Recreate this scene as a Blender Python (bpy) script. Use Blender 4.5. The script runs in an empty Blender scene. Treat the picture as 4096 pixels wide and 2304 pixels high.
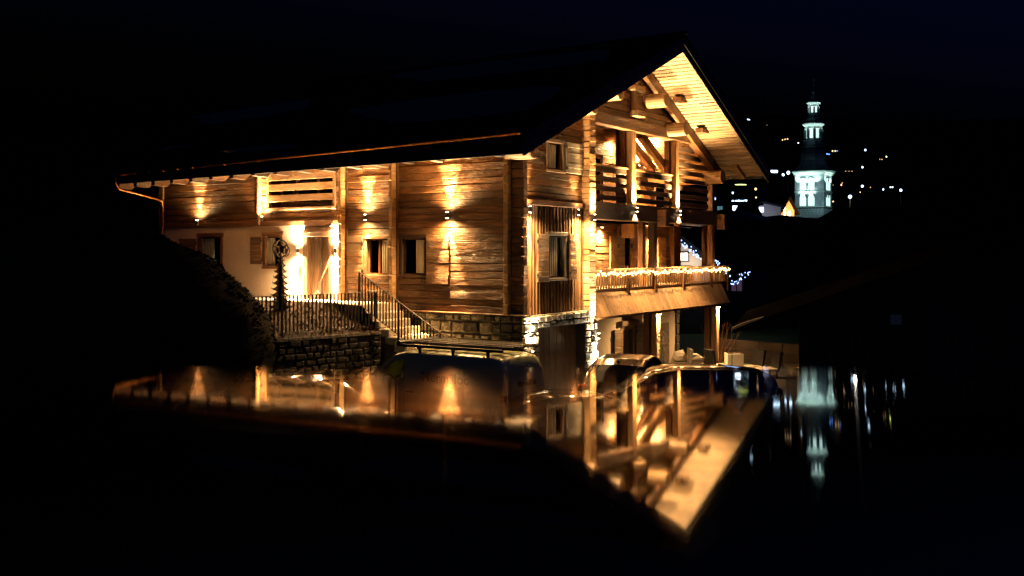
import bpy, bmesh, math, random
from mathutils import Vector, Matrix, noise
rnd = random.Random(7)
D = bpy.data
scene = bpy.context.scene
# ------------------------------------------------------------------ camera
CP = Vector((-22.39, -15.08, 4.0))            # camera position; x runs along the gable, y along the long facade
FW = Vector((.8294, .5586, 0)); RT = Vector((.5586, -.8294, 0))
cam = D.objects.new('camera', D.cameras.new('camera'))
scene.collection.objects.link(cam)
cam.location = CP
cam.rotation_euler = (math.pi/2, 0, math.atan2(FW.y, FW.x) - math.pi/2)
cam.data.lens = 35; cam.data.sensor_width = 36
cam.data.shift_y = -.0364
cam.data.clip_start = .01; cam.data.clip_end = 3000
cam.data.dof.use_dof = True
cam.data.dof.focus_distance = 29
cam.data.dof.aperture_fstop = 2.2
scene.camera = cam
# ------------------------------------------------------------------ night sky and moon
w = D.worlds.new('World'); scene.world = w; w.use_nodes = True
nt = w.node_tree; bgn = nt.nodes['Background']
sky = nt.nodes.new('ShaderNodeTexSky'); sky.sky_type = 'NISHITA'; sky.sun_disc = False
sky.sun_elevation = math.radians(-4); sky.sun_rotation = math.radians(200)
mx = nt.nodes.new('ShaderNodeMix'); mx.data_type = 'RGBA'; mx.blend_type = 'MULTIPLY'; mx.inputs[0].default_value = 1
mx.inputs[7].default_value = (.07, .17, 1, 1)
nt.links.new(sky.outputs[0], mx.inputs[6]); nt.links.new(mx.outputs[2], bgn.inputs[0])
bgn.inputs[1].default_value = .10
moon = D.objects.new('moon', D.lights.new('moon', 'SUN')); scene.collection.objects.link(moon)
moon.data.energy = .0015; moon.data.angle = math.radians(.5); moon.data.color = (.55, .75, 1)
moon.rotation_euler = (math.radians(48), 0, math.radians(-75))
vs = scene.view_settings
vs.view_transform = 'Standard'; vs.look = 'None'; vs.exposure = 2.4; vs.gamma = 1; vs.use_curve_mapping = False
cy = scene.cycles
cy.use_denoising = True; cy.denoiser = 'OPENIMAGEDENOISE'; cy.max_bounces = 7; cy.diffuse_bounces = 3
cy.glossy_bounces = 4; cy.transmission_bounces = 5; cy.sample_clamp_indirect = 6; cy.use_light_tree = True
cy.caustics_reflective = False; cy.caustics_refractive = False
# ------------------------------------------------------------------ survey: sight lines of the photograph met with real planes
def ray(u, v):
    a = (u - 2048) / 3982
    return Vector((FW.x + a*RT.x, FW.y + a*RT.y, (1003 - v) / 3982))
def on_x(u, v, x=0.):                          # -> (y, z) on the plane x
    d = ray(u, v); t = (x - CP.x) / d.x; return CP.y + t*d.y, CP.z + t*d.z
def on_y(u, v, y=0.):                          # -> (x, z) on the plane y
    d = ray(u, v); t = (y - CP.y) / d.y; return CP.x + t*d.x, CP.z + t*d.z
def at(u, d, z=0.):                            # ground position seen at column u, depth d
    r = ray(u, 0); return Vector((CP.x + d*r.x, CP.y + d*r.y, z))
def zat(v, d): return CP.z + (1003 - v) / 3982 * d
HEAD = math.atan2(FW.y, FW.x)
GZ = -.4                                        # level of the car park

# ------------------------------------------------------------------ helpers
WL = {}
def link(o, parent=None, loc=(0, 0, 0)):
    scene.collection.objects.link(o)
    loc = Vector(loc)
    if parent is not None:
        o.parent = parent
        o.location = loc - WL.get(parent.name, Vector((0, 0, 0)))
    else: o.location = loc
    WL[o.name] = loc
    return o
def tag(o, label=None, cat=None, group=None, kind=None):
    if label: o['label'] = label
    if cat: o['category'] = cat
    if group: o['group'] = group
    if kind: o['kind'] = kind
    return o
def thing(name, loc, label, cat, group=None, rz=0):
    o = D.objects.new(name, None); o.empty_display_size = .2
    link(o, None, loc); o.rotation_euler.z = rz
    if rz: WL[o.name] = Vector((0, 0, 0))       # children of turned things use local coordinates
    return tag(o, label, cat, group)
def lthing(name, loc, label, cat, group=None, rz=0):   # children always in local coordinates
    o = thing(name, loc, label, cat, group); o.rotation_euler.z = rz; WL[o.name] = Vector((0, 0, 0)); return o
def part_empty(name, parent, loc):
    o = D.objects.new(name, None); o.empty_display_size = .1; return link(o, parent, loc)
def mesh(name, vs_, fs, mat, parent=None, center=True, smooth=False, extra=None):
    if center:
        n = len(vs_); mn = [min(v[i] for v in vs_) for i in range(3)]; mxx = [max(v[i] for v in vs_) for i in range(3)]
        c = Vector([(mn[i] + mxx[i]) / 2 for i in range(3)])
    else: c = Vector((0, 0, 0))
    me = D.meshes.new(name); me.from_pydata([tuple(Vector(v) - c) for v in vs_], [], fs)
    if mat is not None: me.materials.append(mat)
    if smooth: me.shade_smooth()
    me.update()
    o = D.objects.new(name, me)
    return link(o, parent, c)
def boxgeo(b, ch=0., j=0.):
    x0, x1, y0, y1, z0, z1 = b
    vs_ = []; 
    if ch <= 0:
        vs_ = [(x, y, z) for x in (x0, x1) for y in (y0, y1) for z in (z0, z1)]
        fs = [(0, 1, 3, 2), (4, 6, 7, 5), (0, 4, 5, 1), (2, 3, 7, 6), (0, 2, 6, 4), (1, 5, 7, 3)]
    else:
        ch = min(ch, (x1-x0)*.4, (y1-y0)*.4, (z1-z0)*.4)
        # 24 vertex chamfered box
        idx = {}
        for sx in (0, 1):
            for sy in (0, 1):
                for sz in (0, 1):
                    X = (x0, x1)[sx]; Y = (y0, y1)[sy]; Z = (z0, z1)[sz]
                    dx = ch*(1-2*sx); dy = ch*(1-2*sy); dz = ch*(1-2*sz)
                    idx[sx, sy, sz, 0] = len(vs_); vs_.append((X, Y+dy, Z+dz))
                    idx[sx, sy, sz, 1] = len(vs_); vs_.append((X+dx, Y, Z+dz))
                    idx[sx, sy, sz, 2] = len(vs_); vs_.append((X+dx, Y+dy, Z))
        fs = []
        def q(*k): fs.append(tuple(idx[i] for i in k))
        for s in (0, 1):
            f = [(s, 0, 0, 0), (s, 1, 0, 0), (s, 1, 1, 0), (s, 0, 1, 0)]; q(*(f if s else f[::-1]))
            f = [(0, s, 0, 1), (0, s, 1, 1), (1, s, 1, 1), (1, s, 0, 1)]; q(*(f if s else f[::-1]))
            f = [(0, 0, s, 2), (1, 0, s, 2), (1, 1, s, 2), (0, 1, s, 2)]; q(*(f if s else f[::-1]))
        for a in (0, 1):
            for b_ in (0, 1):
                q((a, b_, 0, 0), (a, b_, 1, 0), (a, b_, 1, 1), (a, b_, 0, 1))
                q((a, 0, b_, 0), (a, 1, b_, 0), (a, 1, b_, 2), (a, 0, b_, 2))
                q((0, a, b_, 1), (1, a, b_, 1), (1, a, b_, 2), (0, a, b_, 2))
        for a in (0, 1):
            for b_ in (0, 1):
                for c in (0, 1): q((a, b_, c, 0), (a, b_, c, 1), (a, b_, c, 2))
    if j: vs_ = [(x + rnd.uniform(-j, j), y + rnd.uniform(-j, j), z + rnd.uniform(-j, j)) for x, y, z in vs_]
    return vs_, fs
def fixn(o):
    bm = bmesh.new(); bm.from_mesh(o.data); bmesh.ops.recalc_face_normals(bm, faces=bm.faces); bm.to_mesh(o.data); bm.free(); return o
def box(name, b, mat, parent=None, ch=0., j=0.):
    b = (min(b[0], b[1]), max(b[0], b[1]), min(b[2], b[3]), max(b[2], b[3]), min(b[4], b[5]), max(b[4], b[5]))
    v, f = boxgeo(b, ch, j); return fixn(mesh(name, v, f, mat, parent))
class MB:
    def __init__(s): s.v = []; s.f = []
    def add(s, v, f):
        n = len(s.v); s.v += [tuple(p) for p in v]; s.f += [tuple(i + n for i in q) for q in f]; return s
    def box(s, *b, ch=0., j=0.):
        b = (min(b[0], b[1]), max(b[0], b[1]), min(b[2], b[3]), max(b[2], b[3]), min(b[4], b[5]), max(b[4], b[5]))
        return s.add(*boxgeo(b, ch, j))
    def tube(s, pts, r, n=8, cap=True):
        pts = [Vector(p) for p in pts]; rr = r if isinstance(r, (list, tuple)) else [r]*len(pts)
        rings = []; up = None
        for i, p in enumerate(pts):
            t = (pts[min(i+1, len(pts)-1)] - pts[max(i-1, 0)]).normalized()
            if up is None: up = Vector((0, 0, 1)) if abs(t.z) < .9 else Vector((1, 0, 0))
            a = t.cross(up).normalized(); b = a.cross(t).normalized(); up = b
            rings.append([p + (a*math.cos(2*math.pi*k/n) + b*math.sin(2*math.pi*k/n))*rr[i] for k in range(n)])
        v = [q for r_ in rings for q in r_]; f = []
        for i in range(len(rings)-1):
            for k in range(n): f.append((i*n+k, i*n+(k+1) % n, (i+1)*n+(k+1) % n, (i+1)*n+k))
        if cap: f.append(tuple(range(n))[::-1]); f.append(tuple((len(rings)-1)*n+k for k in range(n)))
        return s.add(v, f)
    def lathe(s, prof, n=8, c=(0, 0), ph=0.):
        v = []; f = []
        for r, z in prof: v += [(c[0] + r*math.cos(2*math.pi*(k+ph)/n), c[1] + r*math.sin(2*math.pi*(k+ph)/n), z) for k in range(n)]
        for i in range(len(prof)-1):
            for k in range(n): f.append((i*n+k, i*n+(k+1) % n, (i+1)*n+(k+1) % n, (i+1)*n+k))
        f.append(tuple(range(n))[::-1]); f.append(tuple((len(prof)-1)*n+k for k in range(n)))
        return s.add(v, f)
    def prism(s, poly, depth, to):              # poly: 2d points, to(a, b, n) -> 3d
        n = len(poly); v = [to(a, b, 0) for a, b in poly] + [to(a, b, depth) for a, b in poly]
        f = [tuple(range(n)), tuple(range(n, 2*n))[::-1]] + [(i, i+n, (i+1) % n + n, (i+1) % n) for i in range(n)]
        return s.add(v, f)
    def build(s, name, mat, parent=None, smooth=False, fix=True):
        o = mesh(name, s.v, s.f, mat, parent, smooth=smooth)
        return fixn(o) if fix else o

# ------------------------------------------------------------------ materials
def mat(name):
    m = D.materials.new(name); m.use_nodes = True; n = m.node_tree
    return m, n, n.nodes['Principled BSDF']
def N(n, t, **k):
    x = n.nodes.new(t)
    for a, b in k.items(): setattr(x, a, b)
    return x
def plain(name, col, rough=.6, metal=0., spec=.5, bump=0., bscale=30., var=0.):
    m, n, p = mat(name)
    p.inputs['Base Color'].default_value = (*col, 1); p.inputs['Roughness'].default_value = rough
    p.inputs['Metallic'].default_value = metal; p.inputs['Specular IOR Level'].default_value = spec
    if bump or var:
        tc = N(n, 'ShaderNodeTexCoord'); no = N(n, 'ShaderNodeTexNoise'); no.inputs['Scale'].default_value = bscale; no.inputs['Detail'].default_value = 6
        n.links.new(tc.outputs['Object'], no.inputs['Vector'])
        if bump:
            bu = N(n, 'ShaderNodeBump'); bu.inputs['Distance'].default_value = bump; n.links.new(no.outputs[0], bu.inputs['Height']); n.links.new(bu.outputs[0], p.inputs['Normal'])
        if var:
            r = N(n, 'ShaderNodeValToRGB'); r.color_ramp.elements[0].position = .3; r.color_ramp.elements[1].position = .7
            r.color_ramp.elements[0].color = (*[c*(1-var) for c in col], 1); r.color_ramp.elements[1].color = (*[min(1, c*(1+var)) for c in col], 1)
            n.links.new(no.outputs[0], r.inputs[0]); n.links.new(r.outputs[0], p.inputs['Base Color'])
    return m
def wood(name, axis, dark, light, rough=.5, bump=.02, hewn=.03, val=(.7, 1.2), grain=1.):
    m, n, p = mat(name); L = n.links.new
    tc = N(n, 'ShaderNodeTexCoord'); oi = N(n, 'ShaderNodeObjectInfo')
    off = N(n, 'ShaderNodeVectorMath', operation='SCALE'); off.inputs[0].default_value = (37, 61, 83); L(oi.outputs['Random'], off.inputs['Scale'])
    ad = N(n, 'ShaderNodeVectorMath', operation='ADD'); L(tc.outputs['Object'], ad.inputs[0]); L(off.outputs[0], ad.inputs[1])
    def stretched(lo, hi, detail, rough_, dist=0.):
        mp = N(n, 'ShaderNodeMapping'); s = [hi, hi, hi]; s[axis] = lo; mp.inputs['Scale'].default_value = s
        L(ad.outputs[0], mp.inputs['Vector']); no = N(n, 'ShaderNodeTexNoise'); no.inputs['Scale'].default_value = 1; no.inputs['Detail'].default_value = detail
        no.inputs['Roughness'].default_value = rough_; no.inputs['Distortion'].default_value = dist; L(mp.outputs[0], no.inputs['Vector']); return no
    a = stretched(.9*grain, 9*grain, 6, .62, .6); b = stretched(3*grain, 70*grain, 4, .6); c = stretched(.8*grain, 16*grain, 3, .55, 1.2); h = stretched(5, 9, 5, .6, .8)
    r = N(n, 'ShaderNodeValToRGB'); e = r.color_ramp.elements; e[0].position = .28; e[1].position = .72; e[0].color = (*dark, 1); e[1].color = (*light, 1); L(a.outputs[0], r.inputs[0])
    # grain lines
    g = N(n, 'ShaderNodeMapRange'); g.inputs['From Min'].default_value = .3; g.inputs['From Max'].default_value = .7; g.inputs['To Min'].default_value = .62; g.inputs['To Max'].default_value = 1.15; L(b.outputs[0], g.inputs[0])
    # drying cracks
    k = N(n, 'ShaderNodeMapRange'); k.inputs['From Min'].default_value = .33; k.inputs['From Max'].default_value = .385; L(c.outputs[0], k.inputs[0])
    kc = N(n, 'ShaderNodeMapRange'); kc.inputs['To Min'].default_value = .22; L(k.outputs[0], kc.inputs[0])
    ov = N(n, 'ShaderNodeMapRange'); ov.inputs['To Min'].default_value = val[0]; ov.inputs['To Max'].default_value = val[1]; L(oi.outputs['Random'], ov.inputs[0])
    m1 = N(n, 'ShaderNodeMath', operation='MULTIPLY'); L(g.outputs[0], m1.inputs[0]); L(kc.outputs[0], m1.inputs[1])
    m2 = N(n, 'ShaderNodeMath', operation='MULTIPLY'); L(m1.outputs[0], m2.inputs[0]); L(ov.outputs[0], m2.inputs[1])
    vo = N(n, 'ShaderNodeTexVoronoi'); vo.inputs['Scale'].default_value = 1; vm = N(n, 'ShaderNodeMapping'); s_ = [6.5, 6.5, 6.5]; s_[axis] = 2.2; vm.inputs['Scale'].default_value = s_
    L(ad.outputs[0], vm.inputs['Vector']); L(vm.outputs[0], vo.inputs['Vector'])
    kn = N(n, 'ShaderNodeMapRange'); kn.inputs['From Min'].default_value = .05; kn.inputs['From Max'].default_value = .13; kn.inputs['To Min'].default_value = .25; L(vo.outputs['Distance'], kn.inputs[0])
    m3 = N(n, 'ShaderNodeMath', operation='MULTIPLY'); L(m2.outputs[0], m3.inputs[0]); L(kn.outputs[0], m3.inputs[1]); m2 = m3
    wn = stretched(.45, 3.2, 4, .6, .5); wf = N(n, 'ShaderNodeMapRange'); wf.inputs['From Min'].default_value = .48; wf.inputs['From Max'].default_value = .68; wf.inputs['To Max'].default_value = .65; L(wn.outputs[0], wf.inputs[0])
    wm_ = N(n, 'ShaderNodeMix'); wm_.data_type = 'RGBA'; L(wf.outputs[0], wm_.inputs[0]); L(r.outputs[0], wm_.inputs[6])
    g_ = sum(light)/3*.62 + sum(dark)/3*.3; wm_.inputs[7].default_value = (g_*1.12, g_*.95, g_*.74, 1)
    sc = N(n, 'ShaderNodeVectorMath', operation='SCALE'); L(wm_.outputs[2], sc.inputs[0]); L(m2.outputs[0], sc.inputs['Scale'])
    L(sc.outputs[0], p.inputs['Base Color'])
    p.inputs['Roughness'].default_value = rough; p.inputs['Specular IOR Level'].default_value = .45
    # relief
    h1 = N(n, 'ShaderNodeMath', operation='MULTIPLY_ADD'); L(b.outputs[0], h1.inputs[0]); h1.inputs[1].default_value = .12; L(k.outputs[0], h1.inputs[2])
    b1 = N(n, 'ShaderNodeBump'); b1.inputs['Distance'].default_value = bump; b1.inputs['Strength'].default_value = .8; L(h1.outputs[0], b1.inputs['Height'])
    b2 = N(n, 'ShaderNodeBump'); b2.inputs['Distance'].default_value = hewn; L(h.outputs[0], b2.inputs['Height']); L(b1.outputs[0], b2.inputs['Normal'])
    L(b2.outputs[0], p.inputs['Normal'])
    return m
OLD_D, OLD_L = (.045, .018, .006), (.235, .112, .040)
M = {}
for i, ax in enumerate('xyz'):
    M['old'+ax] = wood('old_timber_'+ax, i, OLD_D, OLD_L, .56, .018, .038, (.5, 1.3))
    M['pale'+ax] = wood('pale_timber_'+ax, i, (.30, .17, .075), (.50, .31, .14), .55, .008, .012, (.85, 1.1))
    M['dark'+ax] = wood('dark_timber_'+ax, i, (.035, .019, .011), (.10, .055, .03), .55, .008, .02)
    M['brown'+ax] = wood('brown_timber_'+ax, i, (.09, .035, .013), (.22, .10, .04), .5, .006, .01, (.85, 1.1))
    M['shut'+ax] = wood('shutter_timber_'+ax, i, (.12, .062, .028), (.26, .15, .07), .5, .01, .012, (.8, 1.15), 1.3)
    M['grey'+ax] = wood('grey_timber_'+ax, i, (.10, .085, .06), (.26, .22, .16), .6, .006, .008, (.85, 1.1))
    M['soff'+ax] = wood('soffit_timber_'+ax, i, (.22, .15, .085), (.62, .46, .29), .6, .02, .014, (.68, 1.15), 1.0)
    M['night'+ax] = wood('black_timber_'+ax, i, (.012, .013, .015), (.035, .036, .04), .7, .006, .006)
M['weath'] = wood('weathered_board', 0, (.045, .028, .02), (.15, .10, .07), .6, .008, .012)
M['skirt'] = wood('skirt_board', 2, (.20, .12, .06), (.34, .21, .11), .6, .004, .004, (.72, 1.15))
M['lowwall'] = wood('dark_red_plank', 0, (.010, .004, .002), (.024, .009, .004), .6, .004, .004)
M['paleg'] = wood('bleached_plank', 2, (.26, .25, .19), (.46, .44, .35), .6, .004, .004, (.9, 1.1))
M['plaster'] = plain('cream_plaster', (.62, .52, .40), .85, 0, .3, .006, 22, .05)
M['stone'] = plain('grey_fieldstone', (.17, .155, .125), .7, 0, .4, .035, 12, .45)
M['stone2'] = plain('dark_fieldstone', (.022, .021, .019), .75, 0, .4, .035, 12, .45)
M['mortar'] = plain('mortar', (.07, .066, .058), .95, 0, .1, .02, 40, .3)
M['step'] = plain('pale_stone', (.40, .35, .28), .8, 0, .3, .03, 9, .25)
M['paving'] = plain('terrace_paving', (.42, .36, .28), .75, 0, .3, .008, 30, .12)
M['iron'] = plain('black_iron', (.012, .012, .013), .55, .2, .4)
M['lampbody'] = plain('grey_lamp_metal', (.07, .065, .06), .4, .6)
M['copper'] = plain('copper', (.62, .27, .12), .33, 1, .5, .002, 8, .15)
M['roof'] = plain('roof_slate', (.010, .011, .014), .95, 0, .0, .02, 8, .3)
M['tar'] = plain('tarred_roof', (.0025, .0025, .003), 1, 0, 0)
M['snow'] = plain('old_snow', (.15, .14, .12), .8, 0, .2, .03, 5, .15)
M['asphalt'] = plain('asphalt', (.035, .035, .037), .75, 0, .3, .01, 60, .3)
M['soil'] = plain('garden_soil', (.06, .042, .027), .95, 0, .1, .06, 14, .5)
M['leaf'] = plain('hedge_leaf', (.012, .02, .011), .8, 0, .1)
M['dry'] = plain('dry_ground_cover', (.10, .07, .038), .9, 0, .1)
M['wire'] = plain('grey_steel', (.28, .27, .26), .4, .7)
M['white'] = plain('white_cloth', (.5, .45, .38), .85, 0, .2, .03, 4, .05)
M['whitep'] = plain('white_panel', (.72, .66, .56), .5)
M['grass'] = plain('night_grass', (.02, .035, .012), .9, 0, .1, .05, 20, .5)
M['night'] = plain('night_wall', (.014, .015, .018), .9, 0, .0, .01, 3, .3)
M['hill'] = plain('forested_hill', (.010, .013, .012), .95, 0, 0, .0, 3)
M['sash'] = wood('reddish_sash', 2, (.13, .035, .012), (.24, .08, .03), .4, .003, .003, (.9, 1.1))
M['churchstone'] = plain('church_stone', (.33, .37, .38), .85, 0, .2, .12, .9, .35)
M['churchroof'] = plain('church_roof_metal', (.06, .085, .10), .45, .6, .5, .0, 1, .2)
def glass():
    m, n, p = mat('window_glass'); L = n.links.new
    t = N(n, 'ShaderNodeBsdfTransparent'); t.inputs[0].default_value = (.8, .85, .85, 1)
    g = N(n, 'ShaderNodeBsdfGlossy'); g.inputs['Roughness'].default_value = .02
    f = N(n, 'ShaderNodeFresnel'); f.inputs[0].default_value = 1.5
    x = N(n, 'ShaderNodeMixShader'); L(f.outputs[0], x.inputs[0]); L(t.outputs[0], x.inputs[1]); L(g.outputs[0], x.inputs[2])
    L(x.outputs[0], n.nodes['Material Output'].inputs[0]); return m
M['glass'] = glass()
M['darkglass'] = plain('tinted_glass', (.004, .004, .005), .04, 0, .7)
def emit(name, col, s, sampled=False):
    m, n, p = mat(name); p.inputs['Base Color'].default_value = (0, 0, 0, 1)
    p.inputs['Emission Color'].default_value = (*col, 1); p.inputs['Emission Strength'].default_value = s
    if not sampled: m.cycles.emission_sampling = 'NONE'
    return m
M['e_warm'] = emit('lit_lens', (1, .72, .38), 20)
M['e_bulb'] = emit('warm_bulb', (1, .5, .14), 3.2)
M['e_cool'] = emit('cool_bulb', (.28, .45, 1), 1.1)
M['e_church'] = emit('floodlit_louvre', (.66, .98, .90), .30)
M['e_win'] = emit('lit_window', (.62, .78, .9), .9)
M['e_winw'] = emit('warm_lit_window', (1, .75, .5), 1.2)
M['e_white'] = emit('white_street_light', (.5, .75, 1), 1.6)
M['e_orange'] = emit('amber_street_light', (1, .6, .3), .5)
M['e_blue'] = emit('blue_light', (.12, .3, 1), .9)
M['e_yel'] = emit('yellow_strip_light', (.85, 1, .25), 1)
M['e_shop'] = emit('shop_front_light', (.62, .72, 1), .8)
M['e_pink'] = emit('dim_pink_window', (.4, .22, .42), .022)
M['e_red'] = emit('red_sign', (.9, .2, .3), .8)
LW = (1, .56, .21)
def spot(name, parent, loc, target, energy, ang=70, blend=.6, col=LW, r=.025):
    l = D.lights.new(name, 'SPOT'); l.energy = energy; l.spot_size = math.radians(ang); l.spot_blend = blend; l.color = col; l.shadow_soft_size = r
    o = D.objects.new(name, l); link(o, parent, loc)
    o.rotation_euler = (Vector(target) - Vector(loc)).to_track_quat('-Z', 'Y').to_euler(); return o
def point(name, parent, loc, energy, col=LW, r=.05):
    l = D.lights.new(name, 'POINT'); l.energy = energy; l.color = col; l.shadow_soft_size = r
    return link(D.objects.new(name, l), parent, loc)

# ------------------------------------------------------------------ ground and hills
ZT = 2.48                                       # terrace level
def sheet(name, poly, z, m, kind='structure'):
    return tag(mesh(name, [(x, y, z) for x, y in poly], [tuple(range(len(poly)))], m), kind=kind)
gv = []; gf = []
# one terrain sheet: flat round the house, sinking slightly towards the village, then rising as the mountain side
def terrain(a, b):
    z = GZ - .004
    if a > 45: z -= min(6, (a-45)*.09)
    if a > 220: z += min(a-220, 560)*(.20 + .05*noise.noise(Vector((b*.004, 0, 5)))) + max(0, a-780)*.03
    if a > 120: z += 5*noise.noise(Vector((a*.012, b*.012, 3)))*min(1, (a-120)/200)
    return z
nx, ny = 90, 80
for i in range(nx):
    for k in range(ny):
        a = (i / (nx-1))**2.0*1500 - 45; b = (k/(ny-1) - .5)*2; b = math.copysign(abs(b)**1.7, b)*1500
        p = CP + FW*a + RT*b; gv.append((p.x, p.y, terrain(a, b)))
for i in range(nx-1):
    for k in range(ny-1): gf.append((i*ny+k, (i+1)*ny+k, (i+1)*ny+k+1, i*ny+k+1))
def hill_d(u, v, hgt=7):                          # distance at which a lamp of that height stands on the hillside
    d = 200
    while d < 900:
        if terrain(d, (u-2048)/3982*d) + hgt >= zat(v, d): return d
        d += 4
    return 900
tag(fixn(mesh('hillside', gv, gf, M['hill'], smooth=True)), 'dark wooded mountainside rising behind the village', kind='structure')
sheet('car_park', [(-30, -22), (14, -22), (14, 4.2), (-1.75, 3.0), (-9.6, 4.2), (-30, 8)], GZ+.004, M['asphalt'])

# ------------------------------------------------------------------ chalet
ch = thing('chalet', (6.9, 7, GZ), 'large timber chalet on a stone base, lit by warm wall lamps at night', 'house')
def log(name, b, axis, face, m, parent=None, jit=.010, cham=.012):
    """hewn log filling box b along axis (0/1); face = outward side axis, toward negative"""
    parent = parent or ch
    L0, L1 = (b[0], b[1]) if axis == 0 else (b[2], b[3])
    n = max(2, min(6, int((L1-L0)/1.1)+2)); z0, z1 = b[4]+.0025, b[5]-.0025
    f0, f1 = (b[2], b[3]) if axis == 0 else (b[0], b[1])      # f0 outer
    c = min(cham, (z1-z0)*.3); pr = rnd.uniform(-.010, .010)
    vs_ = []
    for i in range(n):
        s = L0 + (L1-L0)*i/(n-1)
        ja = rnd.uniform(-jit, jit); jb = rnd.uniform(-jit, jit); zt = rnd.uniform(-.006, .001); zb = rnd.uniform(-.001, .004)
        cs = [(f1, z0), (f1, z1), (f0+c-pr, z1+zt), (f0-pr+ja, z1-c+zt), (f0-pr+jb, z0+c+zb), (f0+c-pr, z0+zb)]
        for q, z in cs: vs_.append((s, q, z) if axis == 0 else (q, s, z))
    fs = [tuple(range(6)), tuple((n-1)*6+k for k in range(6))[::-1]]
    for i in range(n-1):
        for k in range(6): fs.append((i*6+k, (i+1)*6+k, (i+1)*6+(k+1) % 6, i*6+(k+1) % 6))
    return fixn(mesh(name, vs_, fs, m, parent))
def courses(z0, z1, h, marks):
    zs = sorted({z0, z1, *[q for q in marks if z0 < q < z1]}); out = []
    for a, b in zip(zs, zs[1:]):
        n = max(1, round((b-a)/h)); cut = [a + (b-a)*i/n + (rnd.uniform(-.035, .035)*(b-a)/n*2 if 0 < i < n else 0) for i in range(n+1)]
        out += list(zip(cut, cut[1:]))
    return out
def log_wall(axis, face, thick, a, b, z0, z1, openings=(), h=.195, m=None, clip=None):
    """axis 1: wall along y with outer face at x=face; axis 0: wall along x with outer face at y=face"""
    m = m or M['old'+'xy'[axis]]
    for c0, c1 in courses(z0, z1, h, [q for o in openings for q in o[2:]]):
        segs = [(a, b)]
        for o in openings:
            if c0 < o[3]-.01 and c1 > o[2]+.01:
                ns = []
                for s, e in segs:
                    if o[1] <= s or o[0] >= e: ns.append((s, e)); continue
                    if o[0] > s: ns.append((s, o[0]))
                    if o[1] < e: ns.append((o[1], e))
                segs = ns
        for s, e in segs:
            if clip:
                r = clip(c1)
                if r is None: continue
                s, e = max(s, r[0]), min(e, r[1])
            if e - s < .05: continue
            bb = (s, e, face, face+thick, c0, c1) if axis == 0 else (face, face+thick, s, e, c0, c1)
            log('log', bb, axis, None, m)
def wb(face, s0, s1, n0, n1, z0, z1):           # face ('x',x0) or ('y',y0); n outward
    k, q = face
    return (q-n1, q-n0, s0, s1, z0, z1) if k == 'x' else (s0, s1, q-n1, q-n0, z0, z1)
def shutter(face, s0, s1, z0, z1, n0=.03, label=None, nb=None, m=None):
    k = face[0]; g = part_empty('shutter', ch, (face[1] if k == 'x' else (s0+s1)/2, (s0+s1)/2 if k == 'x' else face[1], z0))
    if label: g['label'] = label
    nb = nb or max(4, round((z1-z0)/.15)); ax = 'y' if k == 'x' else 'x'
    zz = [z0 + (z1-z0)*i/nb for i in range(nb+1)]
    for a, b in zip(zz, zz[1:]):
        box('board', wb(face, s0, s1, n0+.02, n0+.055+rnd.uniform(0, .012), a+.003, b-.003), (m or M['shut'+ax]), g, .006, .002)
    mb = MB()
    for s in (s0+.02, s1-.08): mb.box(*wb(face, s, s+.06, n0, n0+.02, z0, z1))
    mb.build('batten', M['brownz'], g)
    hb = MB()
    for zf in (.15, .85): hb.box(*wb(face, s0-.02, s0+.02, n0+.03, n0+.075, z0+(z1-z0)*zf-.04, z0+(z1-z0)*zf+.04))
    hb.build('hinge', M['iron'], g)
    return g
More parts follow.
